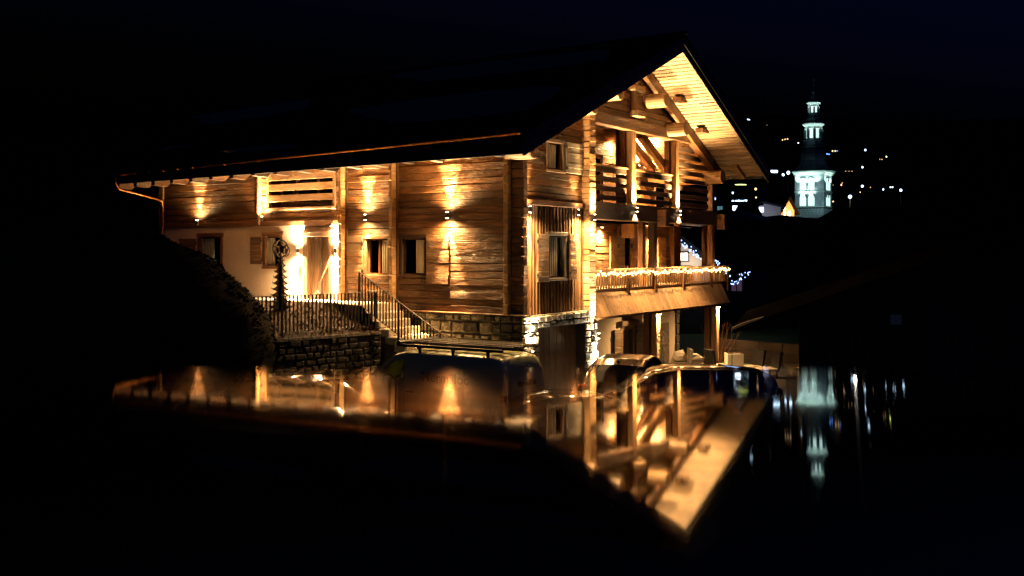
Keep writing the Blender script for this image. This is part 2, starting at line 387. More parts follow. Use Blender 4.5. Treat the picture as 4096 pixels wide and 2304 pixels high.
def window(face, s0, s1, z0, z1, fw=.11, proud=.03, depth=.24, sash='brown', panes=2, curtain=None, mf='brown', sill=False, inner=None, label=None):
    k = face[0]; cx = (s0+s1)/2
    g = part_empty('window', ch, (face[1], cx, z0) if k == 'x' else (cx, face[1], z0))
    if label: g['label'] = label
    ax = 'y' if k == 'x' else 'x'
    box('jamb', wb(face, s0, s0+fw, -.02, proud, z0+fw, z1-fw), M[mf+'z'], g, .006); box('jamb', wb(face, s1-fw, s1, -.02, proud, z0+fw, z1-fw), M[mf+'z'], g, .006)
    box('lintel', wb(face, s0-.03, s1+.03, -.02, proud+.015, z1-fw, z1+.01), M[mf+ax], g, .008)
    box('sill', wb(face, s0-.03, s1+.03, -.02, proud+(.06 if sill else .01), z0, z0+fw*.8), M[mf+ax], g, .008)
    # reveal
    rv = MB(); a, b, c, d = s0+fw, s1-fw, z0+fw*.8, z1-fw
    rv.box(*wb(face, a-.03, a, -depth, -.02, c, d)).box(*wb(face, b, b+.03, -depth, -.02, c, d))
    rv.build('reveal', M[mf+'z'], g)
    rv = MB(); rv.box(*wb(face, a-.03, b+.03, -depth, -.02, c-.03, c)).box(*wb(face, a-.03, b+.03, -depth, -.02, d, d+.03)); rv.build('reveal', M[mf+ax], g)
    sw = .05; mb = MB(); n0, n1 = -depth+.0, -depth+.05
    mb.box(*wb(face, a, a+sw, n0, n1, c, d)).box(*wb(face, b-sw, b, n0, n1, c, d)).box(*wb(face, a+sw, b-sw, n0, n1, c, c+sw)).box(*wb(face, a+sw, b-sw, n0, n1, d-sw, d))
    if panes == 2: mb.box(*wb(face, (a+b)/2-.04, (a+b)/2+.04, n0+.002, n1+.01, c+sw, d-sw))
    mb.build('sash', M[sash+'z'] if sash in ('brown', 'grey', 'dark') else M['sash'], g)
    box('pane', wb(face, a+sw, b-sw, -depth+.02, -depth+.026, c+sw, d-sw), M['glass'], g)
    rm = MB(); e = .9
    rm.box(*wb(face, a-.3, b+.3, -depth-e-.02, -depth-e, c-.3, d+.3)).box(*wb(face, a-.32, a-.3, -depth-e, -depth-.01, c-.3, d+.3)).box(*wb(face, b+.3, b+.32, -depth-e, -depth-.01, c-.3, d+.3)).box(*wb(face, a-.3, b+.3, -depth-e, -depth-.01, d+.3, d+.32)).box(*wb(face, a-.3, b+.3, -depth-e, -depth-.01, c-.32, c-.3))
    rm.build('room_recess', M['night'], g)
    if curtain:
        q0, q1, mm = curtain; W_ = b-a; cm = MB(); nn = 8
        for i in range(nn):
            s = a + W_*(q0 + (q1-q0)*i/nn); t = a + W_*(q0 + (q1-q0)*(i+1)/nn); dd = .02*(i % 2)
            cm.box(*wb(face, s, t, -depth+.055+dd, -depth+.075+dd, c+.05, d-.05))
        cm.build('curtain', mm, g)
    return g

XF = ('x', 0.); YG = ('y', -.15)
TH = .24
# --- long facade -------------------------------------------------
JO = 4.85                                        # timber above, plaster below
# left bay upper: y 10.05 .. 14.87
def ztop(x): return 6.9 + .4244*(x+2.25)          # roof surface, left pitch
WT = ztop(0) - .42
log_wall(1, 0, TH, 9.97, 14.87, JO, WT)
log_wall(1, .0, TH, 6.05+.33, 9.87, JO, WT, [(6.66, 9.46, 5.40, 6.75)])
CO = (4.30, 5.39, 3.20, 4.46); DO = (2.91, 3.99, 3.22, 4.46)
log_wall(1, 0, TH, 4.31, 6.05, 2.45, WT, [CO])
log_wall(1, 0, TH, .17, 4.02, 2.27, WT, [DO], h=.195)
# facade logs run past the corner
for c0, c1 in courses(2.27, 7.0, .27, []): log('log_end', (0, .18, -.38+rnd.uniform(-.015, .015), .02, c0, c1), 1, None, M['oldy'], jit=.006, cham=.015)
def stack(b, z0, z1, h, m, jit=.006):
    for c0, c1 in courses(z0, z1, h, []):
        d = rnd.uniform(-.012, .012)
        box('log_end', (b[0]+d, b[1], b[2]+rnd.uniform(-.008, .008), b[3], c0+.004, c1-.004), m, ch, .012, .003)
stack((-.16, 0, .03, .19), 2.27, WT, .27, M['palex'])          # gable logs end on the facade corner
stack((-.20, 0, 4.10, 4.22), 2.45, WT, .27, M['palex']); box('post', (-.03, .2, 4.02, 4.10, 2.45, WT), M['oldz'], ch, .01); box('post', (-.03, .2, 4.22, 4.31, 2.45, WT), M['oldz'], ch, .01)
stack((-.20, 0, 6.13, 6.27), 2.45, WT, .26, M['palex']); box('post', (-.02, .2, 6.27, 6.38, 2.45, WT), M['brownz'], ch, .01); box('post', (-.02, .2, 6.05, 6.13, 2.45, WT), M['oldz'], ch, .01)
box('post', (-.10, .2, 9.87, 9.97, JO+.0, WT), M['palez'], ch, .01)
box('post', (-.06, .25, 14.87, 15.1, .5, WT), M['palez'], ch, .01)
box('sill_beam', (-.05, .2, 6.38, 14.87, JO-.06, JO+.10), M['browny'], ch, .012)
# plaster ground floor with openings
def plaster_wall(face, s0, s1, z0, z1, ops, t=.24):
    mb = MB(); ss = sorted({s0, s1, *[q for o in ops for q in o[:2]]})
    for a, b in zip(ss, ss[1:]):
        zz = [(z0, z1)]
        for o in ops:
            if o[0] <= a+1e-6 and o[1] >= b-1e-6: zz = [(z0, o[2]), (o[3], z1)]
        for c, d in zz:
            if d-c > .01: mb.box(*wb(face, a, b, -t, 0, c, d))
    return mb.build('plaster_wall', M['plaster'], ch)
AW = (11.74, 13.03, 2.75, 4.59); BW = (8.85, 9.78, 3.41, 4.59); DR = (6.62, 7.90, ZT, 4.59)
plaster_wall(XF, 6.38, 14.87, 1.4, JO-.06, [AW, BW, DR])
window(XF, *AW, fw=.13, mf='brown', curtain=(.42, 1, M['paleg']), depth=.15, panes=1)
window(XF, *BW, fw=.12, mf='brown', curtain=(.5, 1, M['paleg']), depth=.15, panes=1)
shutter(XF, 13.05, 13.95, 3.35, 4.42); shutter(XF, 9.78, 10.31, 3.56, 4.46)
window(XF, *CO, fw=.10, mf='shut', proud=-.0, sash='red', panes=2, depth=.16, curtain=(.0, .35, M['paleg']))
window(XF, *DO, fw=.10, mf='dark', proud=.0, depth=.13, sash='dark', panes=1, curtain=(.10, .42, M['whitep']))
shutter(XF, 2.12, 2.93, 3.05, 4.46, .0, m=M['oldy'], nb=7, label='broad shutter of thick planks folded open on the log wall')
shutter(XF, 5.40, 6.03, 3.20, 4.46, .0, nb=6)
box('recess_post', (-.05, .05, 4.34, 4.42, 3.2, 4.46), M['shutz'], ch, .01)
# front door: two leaves in a rough frame
dr = part_empty('door', ch, (0, 7.26, ZT))
for s0, s1 in ((7.70, 7.90), (6.62, 6.80)): box('frame', (-.07, .2, s0, s1, ZT, 4.50), M['shutz'], dr, .02, .006)
box('frame', (-.09, .2, 6.58, 7.94, 4.44, 4.62), M['shuty'], dr, .02, .006)
for s0, s1 in ((6.80, 7.20), (7.23, 7.70)):
    n = 3
    for i in range(n):
        a = s0 + (s1-s0)*i/n; b = s0 + (s1-s0)*(i+1)/n; box('plank', (.08, .14, a+.003, b-.003, ZT+.02, 4.44), M['shutz'], dr, .006, .003)
box('handle', (.03, .08, 7.205, 7.225, ZT+.15, 4.4), M['wire'], dr, .004)
# upper loggia window behind three broad rails
lg = part_empty('loggia_window', ch, (.25, 8, 5.4))
mb = MB()
for a, b in ((6.66, 6.76), (7.55, 7.67), (8.5, 8.6), (9.2, 9.3)): mb.box(.32, .40, a, b, 5.45, 6.75)
mb.box(.321, .399, 6.7, 9.3, 5.45, 5.56).box(.321, .399, 6.7, 9.3, 6.65, 6.74).build('frame', M['brownz'], lg)
box('pane', (.35, .356, 6.7, 9.3, 5.5, 6.7), M['darkglass'], lg)
mb = MB(); mb.box(.0, .42, 6.60, 6.66, 5.35, 6.75).box(.0, .42, 9.40, 9.46, 5.35, 6.75).box(.0, .42, 6.66, 9.40, 5.33, 5.40).build('reveal', M['browny'], lg)
box('back_panel', (.42, .46, 6.6, 9.46, 5.33, 6.9), M['brownz'], lg)
for z0, z1 in ((6.25, 6.51), (5.91, 6.13), (5.57, 5.78)): box('rail', (-.07, -.01, 6.60, 9.46, z0, z1), M['paley'], lg, .01, .004)
for s in (6.52, 9.46): box('stile', (-.06, .0, s, s+.10, 5.30, 6.8), M['palez'], lg, .01)
box('sill', (-.08, 0, 6.52, 9.56, 5.30, 5.38), M['paley'], lg, .01)
# --- eave, rafters, gutter ----------------------------------------
EY0, EY1 = -1.86, 15.1
def eavex(y): t = (y-EY0)/(EY1-EY0); return -2.25 + .40*t
def eavez(y): t = (y-EY0)/(EY1-EY0); return 6.88 - .29*t
v = []
for y in (EY0, EY1):
    x, z = eavex(y), eavez(y); dz = .53 if y == EY0 else .33
    v += [(x, y, z), (x+.05, y, z), (x+.05, y, z-dz), (x, y, z-dz)]
fixn(mesh('fascia', v, [(0, 1, 2, 3), (7, 6, 5, 4), (0, 4, 5, 1), (1, 5, 6, 2), (2, 6, 7, 3), (3, 7, 4, 0)], M['nighty'], ch))
for i in range(17):
    y = -.9 + i*.985; x = eavex(y); z = eavez(y)
    rb = z - .44 - (.0 if i % 2 else .02)
    mb = MB(); w_ = .09
    def to(a, b, n): return (a, y+n, b)
    mb.prism([(x+.06, rb+.28), (x+.06, rb-.02), (x+.55, rb-.04), (x+.7, rb+.10), (.3, rb+.28+.25*(.3-x)-.02), (.3, ztop(.3)-.34)], w_*2, to)
    mb.build('rafter', M['darkx'] if i % 3 == 0 else M['brownx'], ch)
# eave boarding under the overhang
for i in range(9):
    a, b = i/9, (i+1)/9
    v = []
    for y in (EY0+.05, EY1):
        x0, x1 = eavex(y)+.06, .3; z0, z1 = eavez(y)-.22, ztop(.3)-.28
        for t in (a+.004, b-.004): v += [(x0+(x1-x0)*t, y, z0+(z1-z0)*t), (x0+(x1-x0)*t, y, z0+(z1-z0)*t+.03)]
    fixn(mesh('eave_board', v, [(0, 1, 3, 2), (4, 6, 7, 5), (0, 4, 5, 1), (2, 3, 7, 6), (0, 2, 6, 4), (1, 5, 7, 3)], M['soffy'], ch))
# gutter: half-round, copper, with brackets
gu = MB(); n = 10; ys = [EY0, EY1-.05]
v = []
for y in ys:
    x, z = eavex(y)-.09, eavez(y)+.0
    for k in range(n+1):
        a = math.pi*k/n; v.append((x+.08*math.cos(a), y, z-.08*math.sin(a)))
    for k in range(n+1):
        a = math.pi*(n-k)/n; v.append((x+.072*math.cos(a), y, z-.072*math.sin(a)))
m_ = 2*(n+1); f = [(k, (k+1) % m_, m_+(k+1) % m_, m_+k) for k in range(m_)] + [tuple(range(m_)), tuple(range(m_, 2*m_))]
gut = fixn(mesh('gutter', v, f, M['copper'], ch))
br = MB()
for i in range(22):
    y = -1.5 + i*.76; x, z = eavex(y)-.09, eavez(y)
    br.tube([(x+.086*math.cos(a), y, z-.086*math.sin(a)) for a in [math.pi*q/6 for q in range(7)]], .012, 5)
br.build('bracket', M['copper'], gut)
yy = 14.85; x, z = eavex(yy)-.09, eavez(yy)
dp = MB(); dp.tube([(x, yy, z-.05), (x, yy, z-.35), (x+.12, yy, z-.52), (x+.5, yy, z-.58), (-.35, yy, z-.78), (-.12, yy-.02, z-.85), (-.09, yy-.02, z-1.1), (-.09, yy-.02, z-1.9), (-.16, yy-.02, z-2.05), (-.16, yy-.02, 2.5)], .05, 10)
dp.build('downpipe', M['copper'], ch, smooth=True)
# --- roof ---------------------------------------------------------
RX, RZ = 6.94, 10.91
rf = part_empty('roof', ch, (RX, 7, RZ))
BX, BZ = 14.92, 7.21
def roofslab(name, x0, z0, x1, z1, t, y0, y1, m, parent, z0b=None):
    v = [(x, y, z+dz) for y in (y0, y1) for x, z, dz in ((x0, z0, 0), (x1, z1, 0), (x1, z1, -t), (x0, z0, -t))]
    if z0b is not None:
        v[4] = (v[4][0]+.4, v[4][1], z0b); v[7] = (v[7][0]+.4, v[7][1], z0b-t)
    return fixn(mesh(name, v, [(0, 1, 2, 3), (7, 6, 5, 4), (0, 4, 5, 1), (1, 5, 6, 2), (2, 6, 7, 3), (3, 7, 4, 0)], m, parent))
roofslab('roof_covering', -2.30, 6.92, RX, RZ, .09, -1.95, 15.2, M['roof'], rf, 6.62)
roofslab('roof_covering', BX+.08, BZ-.01, RX+.003, RZ+.003, .09, -1.95, 15.2, M['roof'], rf)
box('ridge_cap', (RX-.16, RX+.16, -2.0, 15.2, RZ-.03, RZ+.05), M['roof'], rf, .02)
for sl in range(2):                               # batten courses of the covering, seen as fine steps on the verge
    pass
# bargeboards, two stepped boards each side
def barge(name, xa, za, xb, zb, top, bot, y0, y1, m):
    v = [(x, y, z+o) for y in (y0, y1) for x, z, o in ((xa, za, top), (xb, zb, top), (xb, zb, bot), (xa, za, bot))]
    return fixn(mesh(name, v, [(0, 1, 2, 3), (7, 6, 5, 4), (0, 4, 5, 1), (1, 5, 6, 2), (2, 6, 7, 3), (3, 7, 4, 0)], m, rf))
barge('bargeboard', -2.25, 6.90, RX, RZ, -.06, -.33, -1.93, -1.87, M['greyx'])
barge('bargeboard', -2.25, 6.90, RX, RZ, -.31, -.60, -1.88, -1.82, M['greyx'])
barge('bargeboard', BX, BZ, RX, RZ, -.06, -.33, -1.93, -1.87, M['greyx'])
barge('bargeboard', BX, BZ, RX, RZ, -.31, -.58, -1.88, -1.82, M['greyx'])
box('fascia', (BX, BX+.05, -1.86, 15, BZ-.42, BZ-.02), M['nighty'], rf, .01)
# snow left on the roof
def on_roof(u, v):
    d = ray(u, v); # plane through eave line and ridge
    nrm = Vector((-.4244, 0, 1)); p0 = Vector((RX, 0, RZ)); t = (p0-CP).dot(nrm)/d.dot(nrm); q = CP + d*t; return q
for pts in ([(1385, 440), (1700, 395), (1995, 360), (2235, 345), (2200, 400), (2120, 440), (1900, 470), (1640, 492), (1480, 480)],
            [(1560, 300), (1900, 255), (2190, 225), (2440, 200), (2420, 245), (2280, 262), (1960, 300), (1700, 330)],
            [(870, 607), (1010, 594), (1190, 582), (1185, 588), (1040, 606), (900, 616)],
            [(760, 470), (1010, 430), (1260, 395), (1230, 430), (1050, 470), (850, 500)]):
    q = [on_roof(*p) for p in pts]; poly = []
    for a, b in zip(q, q[1:]+q[:1]):
        for t in (0, .33, .66):
            c = a.lerp(b, t); j = .12 if t else .0
            poly.append(Vector((c.x + rnd.uniform(-j, j), c.y + rnd.uniform(-j, j)*2, 0)))
    for c in poly: c.z = RZ + .4244*(c.x-RX)
    n = len(poly); vv = [(c.x, c.y, c.z+.012) for c in poly]
    ctr = sum(poly, Vector())/n; inn = [c.lerp(ctr, .15) for c in poly]; vv += [(c.x, c.y, c.z+.06) for c in inn]
    o = fixn(mesh('snow_patch', vv, [(i, (i+1) % n, (i+1) % n+n, i+n) for i in range(n)] + [tuple(range(n, 2*n))], M['snow'], rf))
# soffit boards on both slopes of the gable overhang (run along y)
def soffit(xa, za, xb, zb, n, off, y0, y1, keep=None):
    for i in range(n):
        a, b = i/n, (i+1)/n; p = rnd.uniform(0, .008)
        v = []
        for y in (y0, y1):
            for t in (a+.003/ (1/n)/n, b-.003):
                v += [(xa+(xb-xa)*t, y, za+(zb-za)*t-off-p), (xa+(xb-xa)*t, y, za+(zb-za)*t-off+.03)]
        fixn(mesh('soffit_board', v, [(0, 1, 3, 2), (4, 6, 7, 5), (0, 4, 5, 1), (2, 3, 7, 6), (0, 2, 6, 4), (1, 5, 7, 3)], M['soffy'], rf))
soffit(RX+.05, RZ, BX-.05, BZ+.02, 44, .36, -1.81, 3.2)
soffit(-2.15, 6.94, RX-.02, RZ, 30, .36, -1.81, 0.0)
# purlins: big round logs poking through the gable
def zr(x): return RZ - .4244*(RX-x) if x < RX else RZ - .4637*(x-RX)
for u, v_, r, y0, yb in ((2668, 400, .235, -.80, 3.), (2747, 515, .235, -.80, 3.), (2893, 708, .25, -.70, 3.), (2484, 372, .22, -.75, .1), (2380, 428, .22, -.75, .1), (2136, 600, .24, -.75, .1)):
    x, zc = on_y(u, v_, y0); mb = MB()
    mb.tube([(x, y0, zc), (x, y0+.015, zc), (x, yb, zc)], [r-.02, r, r], 18)
    o = mb.build('purlin', M['paley'], ch)
# slanted wall rafter following the right pitch, with short struts
def beam2(name, p, q, w_, h, m, parent=ch):
    p, q = Vector(p), Vector(q); t = (q-p).normalized(); side = Vector((0, 1, 0)) if abs(t.y) < .9 else Vector((1, 0, 0)); up = side.cross(t).normalized(); 
    if up.z < 0: up = -up
    v = [c + side*s*w_/2 + up*k*h/2 for c in (p, q) for s in (-1, 1) for k in (-1, 1)]
    return fixn(mesh(name, v, [(0, 1, 3, 2), (4, 6, 7, 5), (0, 4, 5, 1), (2, 3, 7, 6), (0, 2, 6, 4), (1, 5, 7, 3)], m, parent))
beam2('wall_rafter', (RX+.6, -.12, zr(RX+.6)-.58), (14.45, -.12, zr(14.45)-.62), .26, .34, M['brownx'])
beam2('wall_rafter', (-.6, -.05, zr(-.6)-.58), (RX+.6, -.05, zr(RX+.6)-.60), .2, .3, M['darkx'])
beam2('bracket_beam', (13.9, -.9, zr(13.9)-.42), (14.75, -.9, zr(14.75)-.42), .2, .2, M['palex'])
for x in (9.3, 11.2): box('block', (x, x+.55, -.75, -.45, zr(x+.3)-.52, zr(x+.3)-.36), M['brownx'], ch, .01)

# --- gable wall, left part (section one) ---------------------------
G1 = -.15
WX0, WX1 = on_y(2185, 600, G1)[0], on_y(2256, 600, G1)[0]
W1 = (WX0, WX1, on_y(2220, 690, G1)[1], on_y(2200, 555, G1)[1])
CX0, CX1 = on_y(2359, 900, -.42)[0], on_y(2383, 900, -.42)[0]
def clipL(z):                                    # under the left pitch
    x = RX - (RZ-.45-z)/.4244; return (x, 99) if x > 0 else (-1, 99)
log_wall(0, G1, TH, .18, CX0, 5.42, 9.1, [W1], clip=clipL)
window(('y', G1), *W1, fw=.10, mf='shut', proud=.03, panes=1, sash='dark', curtain=(.0, .6, M['paleg']), depth=.13)
shutter(('y', G1), WX1+.02, on_y(2322, 600, G1)[0], W1[2]+.02, W1[3]-.02, label='square grey shutter of the small attic window', m=M['greyx'])
box('beam', (.18, CX0, G1-.10, G1+.1, 5.26, 5.42), M['brownx'], ch, .015)
# board and batten bay
bayz0 = 2.24
WB = (on_y(2184, 1000, G1-.03)[0], on_y(2262, 1000, G1-.03)[0], on_y(2220, 1122, G1-.03)[1], on_y(2220, 930, G1-.03)[1])
x = .18
while x < CX0-.02:
    w_ = rnd.choice((.13, .16, .19)); x1 = min(x+w_, CX0)
    inside = x1 > WB[0]+.02 and x < WB[1]-.02
    for z0, z1 in (((bayz0, WB[2]+.03), (WB[3]-.03, 5.26)) if inside else ((bayz0, 5.26),)):
        box('wall_board', (x+.002, x1-.002, G1-.012-rnd.uniform(0, .02), G1+.03, z0, z1), M['shutz'] if rnd.random() < .6 else M['oldz'], ch, .004)
        if z1 - z0 > 0.3: box('batten', (x1-.025, x1+.022, G1-.055-rnd.uniform(0, .015), G1-.012, z0, z1), M['shutz'], ch, .005)
    x = x1
box('bay_backing', (.18, WB[0], G1+.03, G1+.2, bayz0, 5.26), M['brownx'], ch); box('bay_backing', (WB[1], CX0, G1+.03, G1+.2, bayz0, 5.26), M['brownx'], ch)
window(('y', G1-.03), *WB, fw=.09, mf='grey', proud=.06, panes=1, sash='grey', curtain=(.12, .62, M['paleg']), depth=.12)
shutter(('y', G1-.03), on_y(2148, 1000, G1-.1)[0], WB[0]+.0, WB[2]-.02, WB[3]-.05, .05, label='left plank shutter of the bay window')
shutter(('y', G1-.03), WB[1]+.10, on_y(2303, 1000, G1-.1)[0], WB[2], WB[3]-.05, .05, label='right plank shutter of the bay window')
# cross wall: its log ends form the tall bright column
stack((CX0, CX1, -.42, .3), 1.84, 8.6, .17, M['palex'])
box('post', (CX1, CX1+.06, -.30, .2, 1.9, 8.2), M['brownz'], ch, .01)
# garage: vertical boards under a stone lintel
gx0, gx1 = .62, 3.22
x = gx0
while x < gx1:
    w_ = rnd.choice((.12, .15)); box('garage_board', (x+.004, min(x+w_, gx1)-.004, -.12-rnd.uniform(0, .02), -.05, GZ, 1.86), M['shutz'], ch, .006); x += w_
box('garage_backing', (gx0, gx1, -.05, .1, GZ, 1.86), M['darkz'], ch)

# --- stone work ----------------------------------------------------
def stone_poly(cs, cz, hw, hh):
    pts = []
    for sx, sz in ((1, 1), (-1, 1), (-1, -1), (1, -1)):
        c = rnd.uniform(.12, .55)*min(hw, hh); e = rnd.uniform(.12, .45)*min(hw, hh); jx, jz = rnd.uniform(0, .14)*hw, rnd.uniform(0, .26)*hh
        a = (cs+sx*(hw-jx), cz+sz*(hh-e)); b = (cs+sx*(hw-c), cz+sz*(hh-jz)); pts += [a, b] if sx*sz > 0 else [b, a]
    return pts
def stones(face, s0, s1, z0, z1, size, m, parent, depth=.06, hsz=None, name='stone'):
    hsz = hsz or size*.72; rows = max(1, round((z1-z0)/hsz)); 
    cuts = [z0 + (z1-z0)*(r+(rnd.uniform(-.36, .36) if 0 < r < rows else 0))/rows for r in range(rows+1)]
    for r in range(rows):
        a0, a1 = cuts[r], cuts[r+1]; s = s0
        while s < s1-.02:
            w_ = size*rnd.uniform(.6, 1.5); e = min(s+w_, s1)
            if s1-e < size*.3: e = s1
            pts = []; cs, cz = (s+e)/2, (a0+a1)/2; hw, hh = (e-s)/2-.012, (a1-a0)/2-.010
            n = 8; pts = stone_poly(cs, cz, hw, hh)
            dd = depth*rnd.uniform(.5, 1.15)
            def W3(a, b, nn): bb = wb(face, a, a, nn, nn, b, b); return (bb[0], bb[2], bb[4])
            v = [W3(a, b, -.02) for a, b in pts] + [W3(a, b, dd*.6) for a, b in pts] + [W3(cs+(a-cs)*.82+rnd.uniform(-.01, .01), cz+(b-cz)*.8, dd*rnd.uniform(.8, 1.25)) for a, b in pts]
            f = [tuple(range(2*n, 3*n))] + [(k, (k+1) % n, (k+1) % n+n, k+n) for k in range(n)] + [(k+n, (k+1) % n+n, (k+1) % n+2*n, k+2*n) for k in range(n)]
            fixn(mesh(name, v, f, m if rnd.random() < .75 else M['stone2'], parent)); s = e
sb = part_empty('stone_base', ch, (-.12, 3, GZ))
box('mortar_bed', (-.08, .3, -.42, 6.2, GZ, 2.24), M['mortar'], sb)
stones(('x', -.08), .28, 5.2, .1, 2.24, .33, M['stone'], sb)
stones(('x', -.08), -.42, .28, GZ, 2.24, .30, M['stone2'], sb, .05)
box('stone_ledge', (-.16, .02, -.4, 6.2, 2.24, 2.275), M['brown'+'y'], sb, .01)
pl = part_empty('stone_pillar', ch, (.2, -.4, GZ))
box('mortar_bed', (-.08, gx0-.0, -.42+.0, -.04, GZ, 2.2), M['mortar'], pl)
stones(('y', -.42), -.13, gx0, GZ, 2.2, .26, M['step'], pl, .07)
pr_ = part_empty('stone_pillar', ch, (3.5, -.4, GZ))
PX1 = CX1+.02
box('mortar_bed', (gx1, PX1, -.42, -.04, GZ, 1.84), M['mortar'], pr_)
stones(('y', -.42), gx1, PX1, GZ, 1.84, .24, M['step'], pr_, .07)
li = part_empty('stone_lintel', ch, (2, -.4, 1.86))
box('mortar_bed', (gx0, gx1+.3, -.415, -.04, 1.86, 2.22), M['mortar'], li)
stones(('y', -.415), gx0, gx1+.25, 1.87, 2.22, .30, M['stone'], li, .06, .18)

# --- gable wall, right part: two loggias, one above the other -------
S2 = CX1+.06; EX = 13.6
# tie beam and gable logs above
for nm, z0, z1, pr, m in (('beam', 7.93, 8.30, .0, M['oldx']),): box(nm, (S2, 12.3, -.14, .12, z0, z1), m, ch, .02, .01)
def clipR(z):
    xl = RX - (RZ-.55-z)/.4244; xr = RX + (RZ-.62-z)/.4637; return (xl, xr) if xr-xl > .3 else None
log_wall(0, -.02, .2, S2, 12.6, 8.30, 10.2, h=.21, clip=clipR)
box('king_post', (6.98, 7.22, -.2, -.02, 8.62, 9.95), M['oldz'], ch, .02, .01)
box('king_block', (6.85, 7.42, -.34, -.02, 8.40, 8.60), M['palex'], ch, .02)
box('king_block', (6.75, 7.5, -.30, -.02, 9.25, 9.40), M['palex'], ch, .02)
# posts of the upper loggia
box('post', (6.88, 7.14, -.12, .10, 5.52, 7.93), M['palez'], ch, .02, .012)
box('post', (10.30, 10.56, -.12, .10, 5.52, 7.93), M['palez'], ch, .02, .012)
box('post', (6.80, 7.04, .12, .32, 5.52, 7.93), M['brownz'], ch, .01); box('post', (10.22, 10.46, .12, .32, 5.52, 7.93), M['brownz'], ch, .01)
box('post', (EX, EX+.24, -.12, .10, 3.3, 7.1), M['brownz'], ch, .01)
# floor beam
box('floor_beam', (S2, EX+.35, -.16, .16, 4.97, 5.52), M['darkx'], ch, .02, .008)
for x in (8.65, EX+.28): box('joist_end', (x, x+.3, -.50, -.16, 4.82, 5.40), M['browny'], ch, .02)
def rails(x0, x1, zs, y, m, h=.17):
    g = part_empty('railing', ch, ((x0+x1)/2, y, zs[0]))
    for z in zs: box('board', (x0, x1, y, y+.045, z-h/2, z+h/2), m, g, .01, .006)
    return g
RLZ = [5.68, 5.97, 6.27, 6.56]
g_ = rails(S2, 6.75, RLZ, .02, M['weath']); box('handrail', (S2, 6.80, -.02, .12, 6.66, 6.72), M['palex'], g_, .01)
g_ = rails(7.14, 10.25, RLZ, .02, M['weath']); box('handrail', (7.14, 10.3, -.02, .12, 6.66, 6.72), M['palex'], g_, .01)
g_ = rails(10.56, 13.55, [5.68, 5.97, 6.27, 6.56, 6.85], .02, M['weath'])
for z in (7.14, 7.43, 7.70):
    box('board', (10.56, RX+(RZ-.75-z)/.4637, .02, .065, z-.09, z+.09), M['weath'], g_, .01, .006)
# loggia floors, back walls, side
box('loggia_floor', (S2-.3, EX+.3, .16, 3.2, 5.30, 5.46), M['shutx'], ch)
BK = 2.3
def clipB(z):
    xr = RX + (RZ-.45-z)/.4637; return (S2-.4, min(xr, EX+.2))
UD = (4.6, 9.3, 5.46, 7.45)
log_wall(0, BK, .2, S2-.3, EX+.1, 5.46, 9.0, [UD], h=.28, clip=clipB)
sd = part_empty('sliding_window', ch, (7, BK+.1, 5.46))
mb = MB()
for x in (4.6, 6.2, 6.75, 8.1, 9.18): mb.box(x, x+.12, BK+.04, BK+.12, 5.5, 7.4)
mb.box(4.6, 9.3, BK+.042, BK+.118, 5.46, 5.6).box(4.6, 9.3, BK+.042, BK+.118, 7.32, 7.45).build('frame', M['brownz'], sd)
box('pane', (4.7, 9.2, BK+.07, BK+.078, 5.58, 7.34), M['glass'], sd)
rm = MB(); rm.box(4.2, 9.7, BK+2.4, BK+2.5, 5.4, 7.7).box(4.2, 4.3, BK+.2, BK+2.4, 5.4, 7.7).box(9.6, 9.7, BK+.2, BK+2.4, 5.4, 7.7).box(4.2, 9.7, BK+.2, BK+2.4, 7.6, 7.7).box(4.2, 9.7, BK+.2, BK+2.4, 5.35, 5.45)
rm.build('room', M['plaster'], sd)
beam2('brace', (8.1, 1.0, 7.75), (10.6, 1.0, 5.9), .2, .30, M['palex'])
beam2('brace', (8.6, .45, 8.0), (11.0, .45, 6.75), .2, .28, M['palex'])
beam2('brace', (9.4, 1.8, 8.6), (12.4, 1.8, 7.1), .2, .26, M['brownx'])
box('post', (8.0, 8.25, .9, 1.1, 5.46, 8.3), M['oldz'], ch, .02)
# lower loggia
BL = 1.5
LO = (on_y(2718, 1000, BL)[0]+.0, on_y(2828, 1000, BL)[0]-.1, on_y(2760, 1062, BL)[1], on_y(2760, 912, BL)[1])
DA = (7.3, 10.6, 3.0, 4.35)
box('lower_floor', (S2-.3, 15.3, -.0, 3.2, 2.62, 2.78), M['shutx'], ch)
log_wall(0, BL, .2, S2-.3, 15.4, 2.78, 4.97, [LO], h=.27)
mb = MB()
mb.box(LO[0]-.12, LO[0], BL-.06, BL+.2, LO[2]-.1, LO[3]+.1).build('opening_jamb', M['brownz'], ch)
box('opening_jamb', (LO[1], LO[1]+.3, BL-.06, BL+.2, LO[2]-.1, LO[3]+.1), M['brownz'], ch)
box('opening_sill', (LO[0]-.12, LO[1]+.3, BL-.10, BL+.2, LO[2]-.22, LO[2]-.1), M['brownx'], ch, .01); box('opening_lintel', (LO[0]-.12, LO[1]+.3, BL-.10, BL+.2, LO[3]+.1, LO[3]+.24), M['brownx'], ch, .01)
def bly(u): return on_y(u, 1000, BL-.05)[0]
def leaf_(u0, u1, m, n0=.03, top=4.5):
    g = part_empty('shutter', ch, (bly(u0), BL, 2.9)); x0, x1 = bly(u0), bly(u1)
    nb = 7
    for i in range(nb): box('board', (x0, x1, BL-.06-n0, BL-.02-n0+.02, 2.82+(top-2.82)*i/nb+.003, 2.82+(top-2.82)*(i+1)/nb-.003), m, g, .006, .002)
    box('hinge', (x0-.02, x0+.03, BL-.10-n0, BL-.06-n0, 4.1, 4.25), M['iron'], g); box('hinge', (x0-.02, x0+.03, BL-.10-n0, BL-.06-n0, 3.0, 3.15), M['iron'], g)
